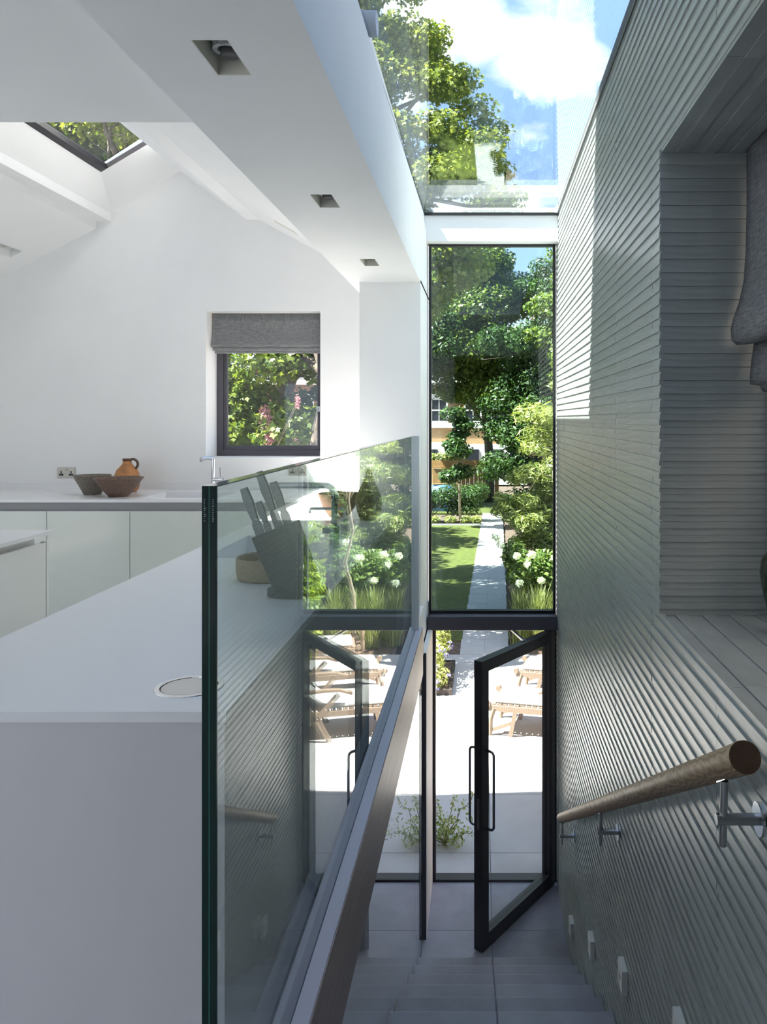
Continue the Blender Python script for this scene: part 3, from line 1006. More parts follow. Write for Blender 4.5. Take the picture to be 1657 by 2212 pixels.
MB().lathe([(0.07, 0), (0.09, 0.03), (0.102, 0.09), (0.100, 0.13), (0.082, 0.18), (0.05, 0.215), (0.036, 0.232), (0.033, 0.255), (0.036, 0.27), (0.030, 0.272), (0.026, 0.25), (0.0, 0.22)], jc, 40).build('body', clay_orange, jg, smooth=True, auto=60)
pts = []
for q in range(12):
    a = math.radians(100 - q * 20)
    pts.append((jc[0] + 0.045 + 0.043 * math.cos(a) * (1.0 if q < 8 else 1), jc[1], jc[2] + 0.228 + 0.042 * math.sin(a)))
MB().tube(pts, 0.011, 8).build('handle', clay_dark, jg, smooth=True)
MB().lathe([(0.033, 0.252), (0.0375, 0.262), (0.0375, 0.272), (0.031, 0.275)], jc, 32).build('rim', clay_dark, jg, smooth=True)

bowl('stoneware_dish', 'sand coloured straight sided dish beside the knife block', 'bowl', (-0.80, 3.06, ZT),
     [(0.112, 0), (0.122, 0.008), (0.126, 0.03), (0.126, 0.078), (0.123, 0.083)], [(0.117, 0.080), (0.115, 0.02), (0.0, 0.014)], sand)
fb = bowl('fruit_bowl', 'terracotta fruit bowl near the gourd vase on the far worktop', 'bowl', (-0.885, 5.0, ZT),
          [(0.06, 0), (0.064, 0.008), (0.10, 0.06), (0.118, 0.115), (0.126, 0.135), (0.128, 0.142)], [(0.122, 0.142), (0.112, 0.118), (0.09, 0.06), (0.0, 0.03)], clay_terra)
ai = 0
for ax_, ay_, az_, lb in ((-0.945, 4.985, 0.118, 'red apple leftmost in the terracotta fruit bowl'), (-0.885, 4.95, 0.120, 'red apple at the front of the terracotta fruit bowl'), (-0.90, 5.045, 0.125, 'red apple at the back of the terracotta fruit bowl')):
    e = empty('apple', (ax_, ay_, ZT + az_), lb, 'apple', 'apples in the fruit bowl')
    MB().lathe([(0.0, -0.026), (0.015, -0.03), (0.032, -0.012), (0.036, 0.006), (0.030, 0.024), (0.014, 0.030), (0.0, 0.022)], (ax_, ay_, ZT + az_), 20).build('flesh', apple_m, e, smooth=True)
    MB().tube([(ax_, ay_, ZT + az_ + 0.02), (ax_ + 0.004, ay_, ZT + az_ + 0.042)], 0.0018, 6).build('stem', bark, e)
gv = empty('gourd_vase', (-0.675, 4.82, ZT), 'olive brown gourd shaped vase with a knobbed neck on the far worktop', 'vase')
MB().lathe([(0.045, 0), (0.052, 0.004), (0.070, 0.05), (0.078, 0.095), (0.075, 0.13), (0.060, 0.175), (0.040, 0.215), (0.026, 0.25), (0.021, 0.27), (0.023, 0.285), (0.022, 0.298), (0.014, 0.304), (0.0, 0.300)], (-0.675, 4.82, ZT), 40).build('body', clay_olive, gv, smooth=True)
MB().lathe([(0.0, 0.30), (0.012, 0.3045), (0.011, 0.298)], (-0.675, 4.82, ZT), 20).build('mouth', clay_dark, gv)

# ---- knife block
kb = empty('knife_block', (-0.62, 2.74, ZT), 'dark slate grey leaning knife block on an oval base', 'knife block')
v = MB().lathe([(0.088, 0), (0.092, 0.004), (0.092, 0.026), (0.086, 0.030)], (0, 0, 0), 40)
v.v = [(-0.625 + p[0] * 1.12, 2.745 + p[1] * 0.62, ZT + p[2]) for p in v.v]
v.build('base', slate, kb, smooth=True, auto=40)
LEAN = math.radians(20.5)
ux = (math.cos(LEAN), math.sin(LEAN))       # across the block in x,z
uz = (-math.sin(LEAN), math.cos(LEAN))      # up the block
KO = (-0.617, ZT + 0.012)


def kpt(a, b):
    return (KO[0] + ux[0] * a + uz[0] * b, KO[1] + ux[1] * a + uz[1] * b)


v = MB().prism([kpt(-0.068, 0.0), kpt(0.068, 0.0), kpt(0.074, 0.232), kpt(-0.078, 0.232)], 'y', 2.70, 2.79)
v.build('block', slate, kb, bevel=0.004)
v = MB()
for q in range(22):
    b = 0.015 + q * 0.0098
    v.prism([kpt(-0.069 - b * 0.03, b), kpt(0.069 + b * 0.02, b), kpt(0.069 + b * 0.02, b + 0.0009), kpt(-0.069 - b * 0.03, b + 0.0009)], 'y', 2.6992, 2.6999)
v.build('groove_lines', mat('pale_line', (0.13, 0.14, 0.145), 0.5), kb)
kmat = mat('knife_steel', (0.16, 0.17, 0.18), 0.35, metal=0.8)
for a, hgt, wd, lb in ((-0.055, 0.165, 0.030, 'steel kitchen knife leftmost in the knife block'), (-0.024, 0.105, 0.023, 'short steel paring knife second from left in the knife block'),
                       (0.008, 0.20, 0.028, 'tallest steel kitchen knife in the knife block'), (0.040, 0.150, 0.029, 'steel kitchen knife rightmost in the knife block')):
    e = empty('kitchen_knife', (kpt(a, 0.23)[0], 2.745, kpt(a, 0.23)[1]), lb, 'knife', 'knives in the knife block')
    yk = 2.735 if a < 0 else 2.752
    h0 = 0.233 + hgt * 0.30
    v = MB().prism([kpt(a - wd * 0.5, 0.20), kpt(a + wd * 0.5, 0.20), kpt(a + wd * 0.55, 0.233 + hgt * 0.2), kpt(a + wd * 0.42, h0), kpt(a - wd * 0.30, h0), kpt(a - wd * 0.5, 0.233 + hgt * 0.22)], 'y', yk - 0.004, yk + 0.004)
    v.build('bolster', kmat, e, bevel=0.001)
    v = MB().prism([kpt(a - wd * 0.30, h0), kpt(a + wd * 0.42, h0), kpt(a + wd * 0.62, h0 + (hgt * 0.4)), kpt(a + wd * 0.52, 0.233 + hgt), kpt(a - wd * 0.35, 0.233 + hgt), kpt(a - wd * 0.52, h0 + hgt * 0.35)], 'y', yk - 0.007, yk + 0.007)
    v.build('handle', kmat, e, bevel=0.003)


# ---- taps
def arc(c, r, a0, a1, n, plane='xz'):
    out_ = []
    for q in range(n + 1):
        a = math.radians(a0 + (a1 - a0) * q / n)
        out_.append((c[0] + r * math.cos(a), c[1], c[2] + r * math.sin(a)))
    return out_


tp = empty('mixer_tap', (-0.69, 3.78, ZT), 'tall steel mixer tap with long spout over the peninsula sink', 'tap')
tx, ty = -0.69, 3.78
v = MB().tube([(tx, ty, ZT + 0.04), (tx, ty, ZT + 0.245)] + arc((tx - 0.045, ty, ZT + 0.245), 0.045, 0, 90, 6) + [(tx - 0.30, ty, ZT + 0.290)], 0.0145, 14)
v.build('spout', steel, tp, smooth=True)
MB().lathe([(0.026, 0), (0.026, 0.006), (0.022, 0.008), (0.022, 0.10), (0.016, 0.104)], (tx, ty, ZT), 24).build('column', steel, tp, smooth=True, auto=40)
v = MB().tube([(tx - 0.01, ty, ZT + 0.085), (tx - 0.055, ty, ZT + 0.085)], 0.018, 14).tube([(tx - 0.045, ty, ZT + 0.09), (tx - 0.10, ty - 0.005, ZT + 0.112)], 0.005, 8)
v.build('lever', steel, tp, smooth=True, auto=40)
MB().lathe([(0.011, 0), (0.011, -0.012)], (tx - 0.287, ty, ZT + 0.279), 16).build('aerator', darksteel, tp)
tp = empty('filter_tap', (-0.715, 4.2, ZT), 'small slim steel tap with thin spout behind the tall tap', 'tap')
tx, ty = -0.715, 4.2
MB().tube([(tx, ty, ZT), (tx, ty, ZT + 0.085)], 0.017, 14).build('column', steel, tp, smooth=True, auto=40)
MB().tube([(tx, ty, ZT + 0.08), (tx, ty, ZT + 0.115)] + arc((tx - 0.02, ty, ZT + 0.115), 0.02, 0, 90, 5) + [(tx - 0.175, ty, ZT + 0.135), (tx - 0.18, ty, ZT + 0.112)], 0.007, 10).build('spout', steel, tp, smooth=True)
tp = empty('mixer_tap', (-2.225, 6.68, ZT), 'chrome angular mixer tap at the back sink below the window', 'tap')
tx, ty = -2.225, 6.70
MB().tube([(tx, ty, ZT), (tx, ty, ZT + 0.07)], 0.024, 16).build('column', chrome, tp, smooth=True, auto=40)
MB().tube([(tx, ty, ZT + 0.06), (tx, ty, ZT + 0.262)] + arc((tx - 0.014, ty, ZT + 0.262), 0.014, 0, 90, 4) + [(tx - 0.06, ty - 0.12, ZT + 0.276)], 0.0155, 14).build('spout', chrome, tp, smooth=True, auto=50)
v = MB().tube([(tx, ty, ZT + 0.10), (tx + 0.085, ty - 0.01, ZT + 0.10)], 0.020, 14).tube([(tx + 0.065, ty - 0.01, ZT + 0.10), (tx + 0.06, ty - 0.01, ZT + 0.20)], 0.005, 8)
v.build('lever', chrome, tp, smooth=True, auto=40)
MB().lathe([(0.012, 0), (0.012, -0.014)], (tx - 0.058, ty - 0.115, ZT + 0.266), 16).build('aerator', darksteel, tp)


# ------------------------------------------------------------------ downlights
def downlight(hole, label, zc_=ZS):
    hx0, hx1, hy0, hy1 = hole
    e = empty('downlight', ((hx0 + hx1) / 2, (hy0 + hy1) / 2, zc_), label, 'downlight', 'recessed twin downlights in the soffit')
    t_ = 0.003
    zt = zc_ + 0.11
    v = MB()
    v.box(hx0, hx0 + t_, hy0, hy1, zc_ + 0.0005, zt)
    v.box(hx1 - t_, hx1, hy0, hy1, zc_ + 0.0005, zt)
    v.box(hx0 + t_, hx1 - t_, hy0, hy0 + t_, zc_ + 0.0005, zt)
    v.box(hx0 + t_, hx1 - t_, hy1 - t_, hy1, zc_ + 0.0005, zt)
    v.box(hx0, hx1, hy0, hy1, zt - 0.004, zt)
    v.build('housing', lamp_in, e)
    for k in (0.27, 0.73):
        cy = hy0 + (hy1 - hy0) * k
        cx = (hx0 + hx1) / 2
        MB().lathe([(0.030, 0.046), (0.044, 0.046), (0.044, 0.10), (0.030, 0.10)], (cx, cy, zc_), 28, closed=True).build('gimbal_ring', steplight_m, e, smooth=True, auto=40)
        MB().lathe([(0.0, 0.030), (0.024, 0.030), (0.028, 0.034), (0.028, 0.1)], (cx + 0.004, cy + 0.004, zc_), 28).build('lens', lamp_lens, e, smooth=True, auto=40)


for h, l in zip(HOLES, ('large recessed twin downlight nearest in the white soffit', 'middle recessed twin downlight in the white soffit', 'farthest recessed twin downlight in the soffit by the wall pier')):
    downlight(h, l)
# one in the left slope
e = empty('downlight', (-3.81, 6.46, 2.86), 'recessed downlight in the left sloping ceiling above the back wall', 'downlight')
v = MB()
za, zb = zl(LH[0]), zl(LH[1])
v.prism([(LH[0] - 0.002, za + 0.07), (LH[1] + 0.002, zb + 0.07), (LH[1] + 0.002, zb + 0.075), (LH[0] - 0.002, za + 0.075)], 'y', LH[2] - 0.002, LH[3] + 0.002)
v.build('housing', lamp_in, e)
for k in (6.38, 6.54):
    MB().lathe([(0.028, 0.0), (0.040, 0.0), (0.040, 0.02), (0.028, 0.02)], (-3.81, k, (za + zb) / 2 + 0.035), 24, closed=True).build('gimbal_ring', steplight_m, e, smooth=True, auto=40)
# linear light in the right slope
e = empty('downlight', (-1.56, 6.4, 3.03), 'thin recessed light slot in the right sloping ceiling', 'downlight')
zr = lambda x: 3.216 + (x + 1.90) * (2.947 - 3.216) / (1.90 - 1.404)
MB().prism([(-1.62, zr(-1.62) - 0.004), (-1.46, zr(-1.46) - 0.004), (-1.46, zr(-1.46) + 0.002), (-1.62, zr(-1.62) + 0.002)], 'y', 6.3, 6.42).build('housing', lamp_in, e)
MB().prism([(-1.60, zr(-1.60) - 0.006), (-1.48, zr(-1.48) - 0.006), (-1.48, zr(-1.48) - 0.003), (-1.60, zr(-1.60) - 0.003)], 'y', 6.33, 6.39).build('diffuser', steplight_m, e)

# ------------------------------------------------------------------ oak handrail on the tiled wall
hr = empty('handrail', (0.532, 1.64, 0.83), 'round oak handrail on steel brackets sloping down the tiled wall', 'handrail')
HRX = 0.532
A0, A1 = Vector((HRX, 1.64, 0.835)), Vector((HRX, 5.44, -1.16))
v = MB().tube([A0, A0.lerp(A1, 0.001), A0.lerp(A1, 0.33), A0.lerp(A1, 0.66), A1], 0.0325, 28, caps=True)
v.build('rail', oak, hr, smooth=True, auto=50)
dd = (A1 - A0).normalized()
MB().tube([A0 - dd * 0.0008, A0 + dd * 0.001], 0.0322, 28).build('end_grain', oak_end, hr)
for yb in (1.78, 3.635, 5.40):
    c = A0.lerp(A1, (yb - 1.64) / 3.8)
    b = MB().tube([(HRX, yb, c.z - 0.036), (HRX, yb + 0.012, c.z - 0.185)], 0.0085, 12).build('bracket', steel, hr, smooth=True, auto=50)
    MB().tube([(HRX - 0.016, yb + 0.008, c.z - 0.125), (XR - 0.002, yb + 0.008, c.z - 0.125)], 0.013, 14).build('arm', steel, b, smooth=True, auto=50)
    MB().tube([(XR - 0.012, yb + 0.008, c.z - 0.125), (XR - 0.0045, yb + 0.008, c.z - 0.125)], 0.036, 24).build('rosette', chrome, b, smooth=True, auto=50)
    MB().bar((HRX, yb - 0.030, c.z - 0.0365 + 0.0185), (HRX, yb + 0.030, c.z - 0.0365 - 0.0150), 0.018, 0.005).build('saddle', chrome, b)

# ------------------------------------------------------------------ step lights
for i, (yy, dr) in enumerate(((5.47, 3.43), (4.47, 2.905), (3.47, 2.385), (2.46, 1.87))):
    zc_ = EYE - dr
    lab = ['small white square step light farthest down the stairs', 'white square step light second from the bottom of the stairs', 'white square step light second nearest on the tiled wall', 'largest nearest white square step light at the picture bottom'][i]
    e = empty('step_light', (XR, yy, zc_), lab, 'step light', 'step lights along the stairs')
    v = MB()
    v.box(XR - 0.030, XR - 0.0048, yy - 0.05, yy + 0.05, zc_ + 0.012, zc_ + 0.05)
    v.box(XR - 0.030, XR - 0.0048, yy - 0.05, yy - 0.032, zc_ - 0.05, zc_ + 0.012)
    v.box(XR - 0.030, XR - 0.0048, yy + 0.032, yy + 0.05, zc_ - 0.05, zc_ + 0.012)
    v.box(XR - 0.030, XR - 0.0048, yy - 0.032, yy + 0.032, zc_ - 0.05, zc_ - 0.044)
    v.build('housing', steplight_m, e)
    v = MB().add([(XR - 0.029, yy - 0.032, zc_ - 0.044), (XR - 0.029, yy + 0.032, zc_ - 0.044), (XR - 0.006, yy + 0.032, zc_ + 0.012), (XR - 0.006, yy - 0.032, zc_ + 0.012), (XR - 0.005, yy - 0.032, zc_ - 0.044), (XR - 0.005, yy + 0.032, zc_ - 0.044)],
                 [(0, 1, 2, 3), (0, 4, 5, 1), (0, 3, 4), (1, 5, 2), (4, 3, 2, 5)])
    v.build('reflector', lamp_in, e)

# ---- vase on the niche sill
vs_ = empty('glazed_vase', (0.925, 2.56, NZ0 + 0.004), 'dark green glazed vase on the niche sill at the right edge', 'vase')
MB().lathe([(0.035, 0), (0.04, 0.004), (0.050, 0.06), (0.066, 0.13), (0.075, 0.19), (0.068, 0.235), (0.045, 0.262), (0.028, 0.272), (0.026, 0.30), (0.034, 0.312), (0.028, 0.310), (0.0, 0.26)], (0.955, 2.56, NZ0 + 0.004), 40).build('body', vase_green, vs_, smooth=True)

# ================================================================== garden
def leaf_template(kind):
    if kind == 'maple':
        rs = [1.0, 0.45, 0.85, 0.40, 0.62, 0.30, 0.62, 0.40, 0.85, 0.45]
        pts = []
        for i, r in enumerate(rs):
            a = math.pi / 2 + i * 2 * math.pi / len(rs)
            pts.append((r * math.cos(a), r * math.sin(a), -0.22 * abs(r * math.cos(a))))
        return np.array(pts) * 0.5
    if kind == 'oval':
        return np.array([(0, -0.5, 0), (0.18, -0.15, 0.03), (0.17, 0.2, 0.02), (0, 0.55, -0.08), (-0.17, 0.2, 0.02), (-0.18, -0.15, 0.03)])
    if kind == 'long':
        return np.array([(0, -0.6, 0), (0.11, -0.1, 0.03), (0, 0.65, -0.12), (-0.11, -0.1, 0.03)])
    if kind == 'quad':
        return np.array([(0, -0.5, 0), (0.36, 0.02, -0.06), (0, 0.5, 0), (-0.36, 0.02, -0.06)])
    return np.array([(0, -0.5, 0), (0.4, 0.1, 0), (0, 0.5, -0.1), (-0.4, 0.1, 0)])


def leaf_mesh(name, pos, nrm, size, kind, material, parent, rng):
    """one mesh of many leaves: pos (n,3), nrm (n,3) face normals, size (n,)"""
    n = len(pos)
    tpl = leaf_template(kind)
    k = len(tpl)
    nrm = nrm / np.maximum(np.linalg.norm(nrm, axis=1, keepdims=True), 1e-6)
    r = rng.normal(size=(n, 3))
    u = np.cross(nrm, r)
    u /= np.maximum(np.linalg.norm(u, axis=1, keepdims=True), 1e-6)
    v_ = np.cross(nrm, u)
    P = pos[:, None, :] + size[:, None, None] * (u[:, None, :] * tpl[None, :, 0:1] + v_[:, None, :] * tpl[None, :, 1:2] + nrm[:, None, :] * tpl[None, :, 2:3])
    o0 = wloc(parent)
    P = (P - np.array(o0)[None, None, :]).reshape(-1, 3).astype(np.float32)
    me = bpy.data.meshes.new(name)
    me.vertices.add(n * k)
    me.vertices.foreach_set('co', P.ravel())
    me.loops.add(n * k)
    me.loops.foreach_set('vertex_index', np.arange(n * k, dtype=np.int32))
    me.polygons.add(n)
    me.polygons.foreach_set('loop_start', np.arange(0, n * k, k, dtype=np.int32))
    me.polygons.foreach_set('loop_total', np.full(n, k, dtype=np.int32))
    me.materials.append(material)
    me.update(calc_edges=True)
    o = bpy.data.objects.new(name, me)
    C.objects.link(o)
    o.parent = parent
    return o


def cloud_points(rng, clumps, n, shell=0.45):
    """n points spread over clumps (cx,cy,cz,rx,ry,rz), more near the surface; returns pos, outward normals"""
    cl = np.array(clumps)
    wgt = (cl[:, 3] * cl[:, 4] * cl[:, 5]) ** 0.75
    idx = rng.choice(len(cl), n, p=wgt / wgt.sum())
    d = rng.normal(size=(n, 3))
    d /= np.linalg.norm(d, axis=1, keepdims=True)
    r = rng.random(n) ** shell
    pos = cl[idx, :3] + d * cl[idx, 3:6] * r[:, None]
    nrm = d * 0.7 + rng.normal(size=(n, 3)) * 0.55 + np.array([0, 0, 0.55])
    return pos, nrm


def make_clumps(rng, c, rad, n, size):
    out_ = []
    for _ in range(n):
        d = rng.normal(size=3)
        d /= np.linalg.norm(d)
        r = rng.random() ** 0.45
        p = np.array(c) + d * np.array(rad) * r
        s = size * rng.uniform(0.65, 1.3)
        out_.append((p[0], p[1], p[2], s * rng.uniform(0.9, 1.4), s * rng.uniform(0.9, 1.4), s * rng.uniform(0.5, 0.85)))
    return out_


def branch_path(rng, a, b, n=6, sag=0.0, jit=0.06):
    a, b = np.array(a, float), np.array(b, float)
    L_ = np.linalg.norm(b - a)
    out_ = []
    for i in range(n + 1):
        t_ = i / n
        p = a * (1 - t_) + b * t_
        p = p + rng.normal(size=3) * jit * L_ * math.sin(math.pi * t_) + np.array([0, 0, sag * L_ * math.sin(math.pi * t_)])
        out_.append(tuple(p))
    return out_


def tree(name, label, base, top, clumps, nleaf, lsize, lkind, lmat, seed, trunk_r=0.2, nbranch=14, bmat=None, cat='tree', group=None, shell=0.45):
    rng = np.random.default_rng(seed)
    e = empty(name, base, label, cat, group)
    tr = MB()
    path = branch_path(rng, base, top, 7, 0, 0.02)
    tr.tube(path, [trunk_r * (1 - 0.72 * i / 7) for i in range(8)], 10)
    tr.build('trunk', bmat or bark, e, smooth=True)
    br = MB()
    sel = rng.choice(len(clumps), min(nbranch, len(clumps)), replace=False)
    for s in sel:
        c = clumps[s]
        i = int(np.clip(2 + 5 * (c[2] - base[2]) / max(0.5, top[2] - base[2]) - rng.uniform(0.8, 2.0), 1, 7))
        pb_ = branch_path(rng, path[i], c[:3], 6, 0.05, 0.05)
        r0 = trunk_r * 0.42
        br.tube(pb_, [r0 * (1 - 0.85 * q / 6) for q in range(7)], 6)
        for _ in range(2):
            q = rng.integers(2, 5)
            d = np.array(pb_[q]) + rng.normal(size=3) * np.array(c[3:6]) * 0.9
            br.tube(branch_path(rng, pb_[q], d, 3, 0.02, 0.06), [r0 * 0.3, r0 * 0.22, r0 * 0.14, r0 * 0.07], 5)
    br.build('branches', bmat or bark, e, smooth=True)
    pos, nrm = cloud_points(rng, clumps, nleaf, shell)
    leaf_mesh('foliage', pos, nrm, lsize * rng.uniform(0.65, 1.25, nleaf), lkind, lmat, e, rng)
    return e


def shrub(name, label, base, clumps, nleaf, lsize, lkind, lmat, seed, cat='shrub', group=None, stems=8, blooms=None, shell=0.5, bmat=None, stem_r=0.012):
    rng = np.random.default_rng(seed)
    e = empty(name, base, label, cat, group)
    br = MB()
    for q in range(stems):
        c = clumps[q % len(clumps)]
        end = np.array(c[:3]) + rng.normal(size=3) * np.array(c[3:6]) * 0.4
        br.tube(branch_path(rng, (base[0] + rng.uniform(-.06, .06), base[1] + rng.uniform(-.06, .06), base[2]), end, 5, 0.08, 0.04), [stem_r * (1 - 0.14 * i) for i in range(6)], 5)
    br.build('stems', bmat or bark, e, smooth=True)
    pos, nrm = cloud_points(rng, clumps, nleaf, shell)
    leaf_mesh('foliage', pos, nrm, lsize * rng.uniform(0.6, 1.3, nleaf), lkind, lmat, e, rng)
    if blooms:
        for (bx_, by_, bz_, br_, npet, psz, pm) in blooms:
            p, nn = cloud_points(rng, [(bx_, by_, bz_, br_, br_, br_ * 0.85)], npet, 0.2)
            leaf_mesh('flower_head', p, nn, psz * rng.uniform(0.7, 1.2, npet), 'quad', pm, e, rng)
    return e


def grass_tuft(label, base, h, n, spread, seed, m=None):
    rng = np.random.default_rng(seed)
    e = empty('grass_tuft', base, label, 'grass', 'ornamental grass tufts in the garden beds')
    vs, fs = [], []
    for _ in range(n):
        a = rng.uniform(0, 2 * math.pi)
        lean = rng.uniform(0.05, 0.75) * spread
        hh = h * rng.uniform(0.55, 1.1)
        dx_, dy_ = math.cos(a), math.sin(a)
        bx_, by_ = base[0] + rng.normal() * 0.05, base[1] + rng.normal() * 0.05
        wv = 0.006
        k = len(vs)
        for t_ in (0, 0.4, 0.75):
            cx, cy = bx_ + dx_ * lean * t_ ** 1.7, by_ + dy_ * lean * t_ ** 1.7
            cz = base[2] + hh * (t_ - 0.25 * t_ * t_)
            ww = wv * (1 - 0.5 * t_)
            vs += [(cx - dy_ * ww, cy + dx_ * ww, cz), (cx + dy_ * ww, cy - dx_ * ww, cz)]
        vs.append((bx_ + dx_ * lean, by_ + dy_ * lean, base[2] + hh * 0.74))
        fs += [(k, k + 1, k + 3, k + 2), (k + 2, k + 3, k + 5, k + 4), (k + 4, k + 5, k + 6)]
    MB().add(vs, fs).build('blades', m or leafG, e)
    return e


rng0 = np.random.default_rng(3)
ZP = ZLOW - 0.02           # patio level
# ---- ground, patio, path, lawn, beds
struct('ground', B(-40, 40, YG + 0.05, 120, ZP - 0.5, ZP - 0.08), soil)
pt = empty('patio', (0, 10, ZP), kind='structure')
B(-6.0, 3.2, YG + 0.05, 13.2, ZP - 0.08, ZP - 0.012).build('bedding', joint_m, pt)
ys = [YG + 0.05, 7.17, 8.29, 9.41, 10.53, 11.65, 12.77, 13.2]
xs = [-5.93, -4.73, -3.53, -2.33, -1.13, 0.07, 1.27, 2.47, 3.2]
for a, b in zip(xs[:-1], xs[1:]):
    for c, d in zip(ys[:-1], ys[1:]):
        piece('paving_slab', pt, patio_m, a + 0.003, b - 0.003, c + 0.003, d - 0.003, ZP - 0.012, ZP)
gp = empty('garden_path', (0.2, 20, ZP), kind='structure')
y = 13.2
q = 0
while y < 33:
    xc = 0.10 + (y - 16.2) * 0.020
    for k in range(2):
        piece('paving_slab', gp, patio_m, xc - 0.405 + k * 0.405, xc - 0.003 + k * 0.405, y + 0.004, y + 0.896, ZP - 0.05, ZP + 0.004)
    y += 0.9
    q += 1
struct('lawn', MB().add([(-9, 14.0, ZP), (-0.34, 14.0, ZP), (-0.02, 29.2, ZP), (-9, 29.2, ZP), (-9, 14.0, ZP - 0.1), (-0.34, 14.0, ZP - 0.1), (-0.02, 29.2, ZP - 0.1), (-9, 29.2, ZP - 0.1)], [(0, 1, 2, 3), (4, 7, 6, 5), (0, 4, 5, 1), (1, 5, 6, 2), (2, 6, 7, 3), (3, 7, 4, 0)]), lawn_m)
struct('lawn_far', B(-9, 6, 33.0, 41, ZP - 0.1, ZP + 0.01), lawn_m)
struct('bed_edging', B(-9, -0.02, 29.2, 29.3, ZP - 0.08, ZP + 0.05), patio_m)

# ---- trees
rng = np.random.default_rng(11)
cl = []
for _ in range(290):
    zz = rng.uniform(3.6, 13.0)
    xr_ = np.interp(zz, [3.6, 5.0, 6.0, 7.7, 9.0, 9.8, 10.8, 12.0, 13.0], [-1.6, -0.2, 0.75, 0.5, -0.25, -0.8, -1.4, -2.2, -3.0])
    xx = xr_ - rng.random() ** 1.25 * 5.0
    sz = rng.uniform(0.30, 0.62)
    cl.append((xx - sz * 0.4, rng.uniform(17.0, 19.8), zz, sz * 1.25, sz * 1.2, sz * 0.7))
tree('plane_tree', 'large leafy plane tree left of the lawn, seen through the glass roof', (-5.2, 18.8, ZP), (-4.0, 18.6, 8.5), cl, 105000, 0.15, 'maple', leafR, 21, 0.30, 80, group='garden trees')
far = [((-3.6, 36, 6.2), (2.8, 2.0, 4.4), 44, 1.0, 'dark broad leaved tree standing in front of the brick house', leafB, 1),
       ((0.0, 37, 6.6), (2.7, 2.0, 5.0), 56, 1.0, 'tall green tree straight behind the end of the path', leafA, 2),
       ((2.2, 34, 2.8), (1.9, 1.6, 5.2), 54, 0.9, 'dense dark tree behind the pale flowering shrub', leafB, 3),
       ((4.2, 31, 5.4), (1.9, 2.0, 5.4), 44, 0.9, 'light green tree at the right of the tall window', leafA, 4),
       ((7.2, 33, 4.0), (2.2, 2.0, 4.5), 22, 1.0, 'dark tree beyond the right garden boundary', leafB, 5)]
for c, r, n, s, lb, m_, sd in far:
    rng = np.random.default_rng(sd)
    cl = make_clumps(rng, c, r, n, s)
    tree('garden_tree', lb, (c[0] + 0.3, c[1] + 0.4, ZP), (c[0], c[1], c[2] + r[2] * 0.6), cl, 48000, 0.19, 'oval' if sd % 2 else 'quad', m_, sd + 40, 0.24, 30, group='garden trees')
for i, (c, lb) in enumerate((((-10.2, 19.0, 7.6), 'tall tree at the far left whose crown shades the lawn'), ((-9.6, 24.0, 7.2), 'second tree at the far left shading the hedge end of the lawn'))):
    rng = np.random.default_rng(300 + i)
    cl = make_clumps(rng, c, (2.8, 3.2, 2.2), 40, 0.9)
    tree('garden_tree', lb, (c[0] - 0.4, c[1], ZP), (c[0], c[1], c[2] + 1.0), cl, 16000, 0.26, 'quad', leafB, 310 + i, 0.26, 20, group='garden trees')
# trees by the kitchen window
rng = np.random.default_rng(31)
cl = make_clumps(rng, (-4.2, 13.2, 1.9), (2.2, 1.2, 2.0), 34, 0.55)
tree('maple_tree', 'bright green maple filling the kitchen window', (-4.4, 13.6, ZP), (-4.2, 13.3, 3.0), cl, 20000, 0.16, 'maple', leafA, 33, 0.10, 20, group='garden trees')
rng = np.random.default_rng(36)
cl = make_clumps(rng, (-3.6, 14.8, 3.6), (2.0, 1.0, 1.2), 20, 0.6)
tree('mature_tree', 'mature tree with ivy clad trunk at the right of the kitchen window', (-2.64, 11.8, ZP), (-2.46, 11.9, 5.2), cl, 11000, 0.17, 'maple', leafA, 35, 0.17, 14, bmat=bark, group='garden trees')
rng = np.random.default_rng(37)
cl = make_clumps(rng, (-5.0, 16.2, 1.0), (3.0, 0.5, 2.6), 40, 0.6)
shrub('dark_shrub', 'dark shrubbery backdrop behind the maple outside the kitchen window', (-5.0, 16.2, ZP), cl, 15000, 0.15, 'quad', leafB, 38, stems=12, stem_r=0.03)
cl = [(-3.22, 12.0, 1.55, 0.11, 0.10, 0.20), (-3.15, 12.0, 1.25, 0.08, 0.1, 0.16), (-2.85, 12.2, 1.15, 0.12, 0.1, 0.09), (-2.62, 11.5, 1.75, 0.04, 0.05, 0.14)]
shrub('smoke_bush', 'pink flowering bush below the maple outside the kitchen window', (-3.7, 12.4, ZP), cl, 900, 0.040, 'quad', petal_p, 39, stems=8)
# tree seen through the roof light
rng = np.random.default_rng(51)
cl = make_clumps(rng, (-6.4, 15.5, 8.6), (2.2, 1.6, 2.0), 22, 0.75)
tree('plane_tree', 'plane tree showing through the kitchen roof light', (-7.2, 15.8, ZP), (-6.4, 15.5, 8.0), cl, 15000, 0.17, 'maple', leafR, 52, 0.18, 12, group='garden trees')
# young tree in the hedge bed
rng = np.random.default_rng(61)
cl = make_clumps(rng, (-0.80, 28.4, 0.7), (0.55, 0.5, 1.5), 16, 0.30)
tree('young_tree', 'slim young tree with a thin trunk rising from the hedge', (-0.80, 29.6, ZP), (-0.80, 28.5, 2.0), cl, 3600, 0.14, 'quad', leafB, 62, 0.05, 10, bmat=bark_pale, group='garden trees')
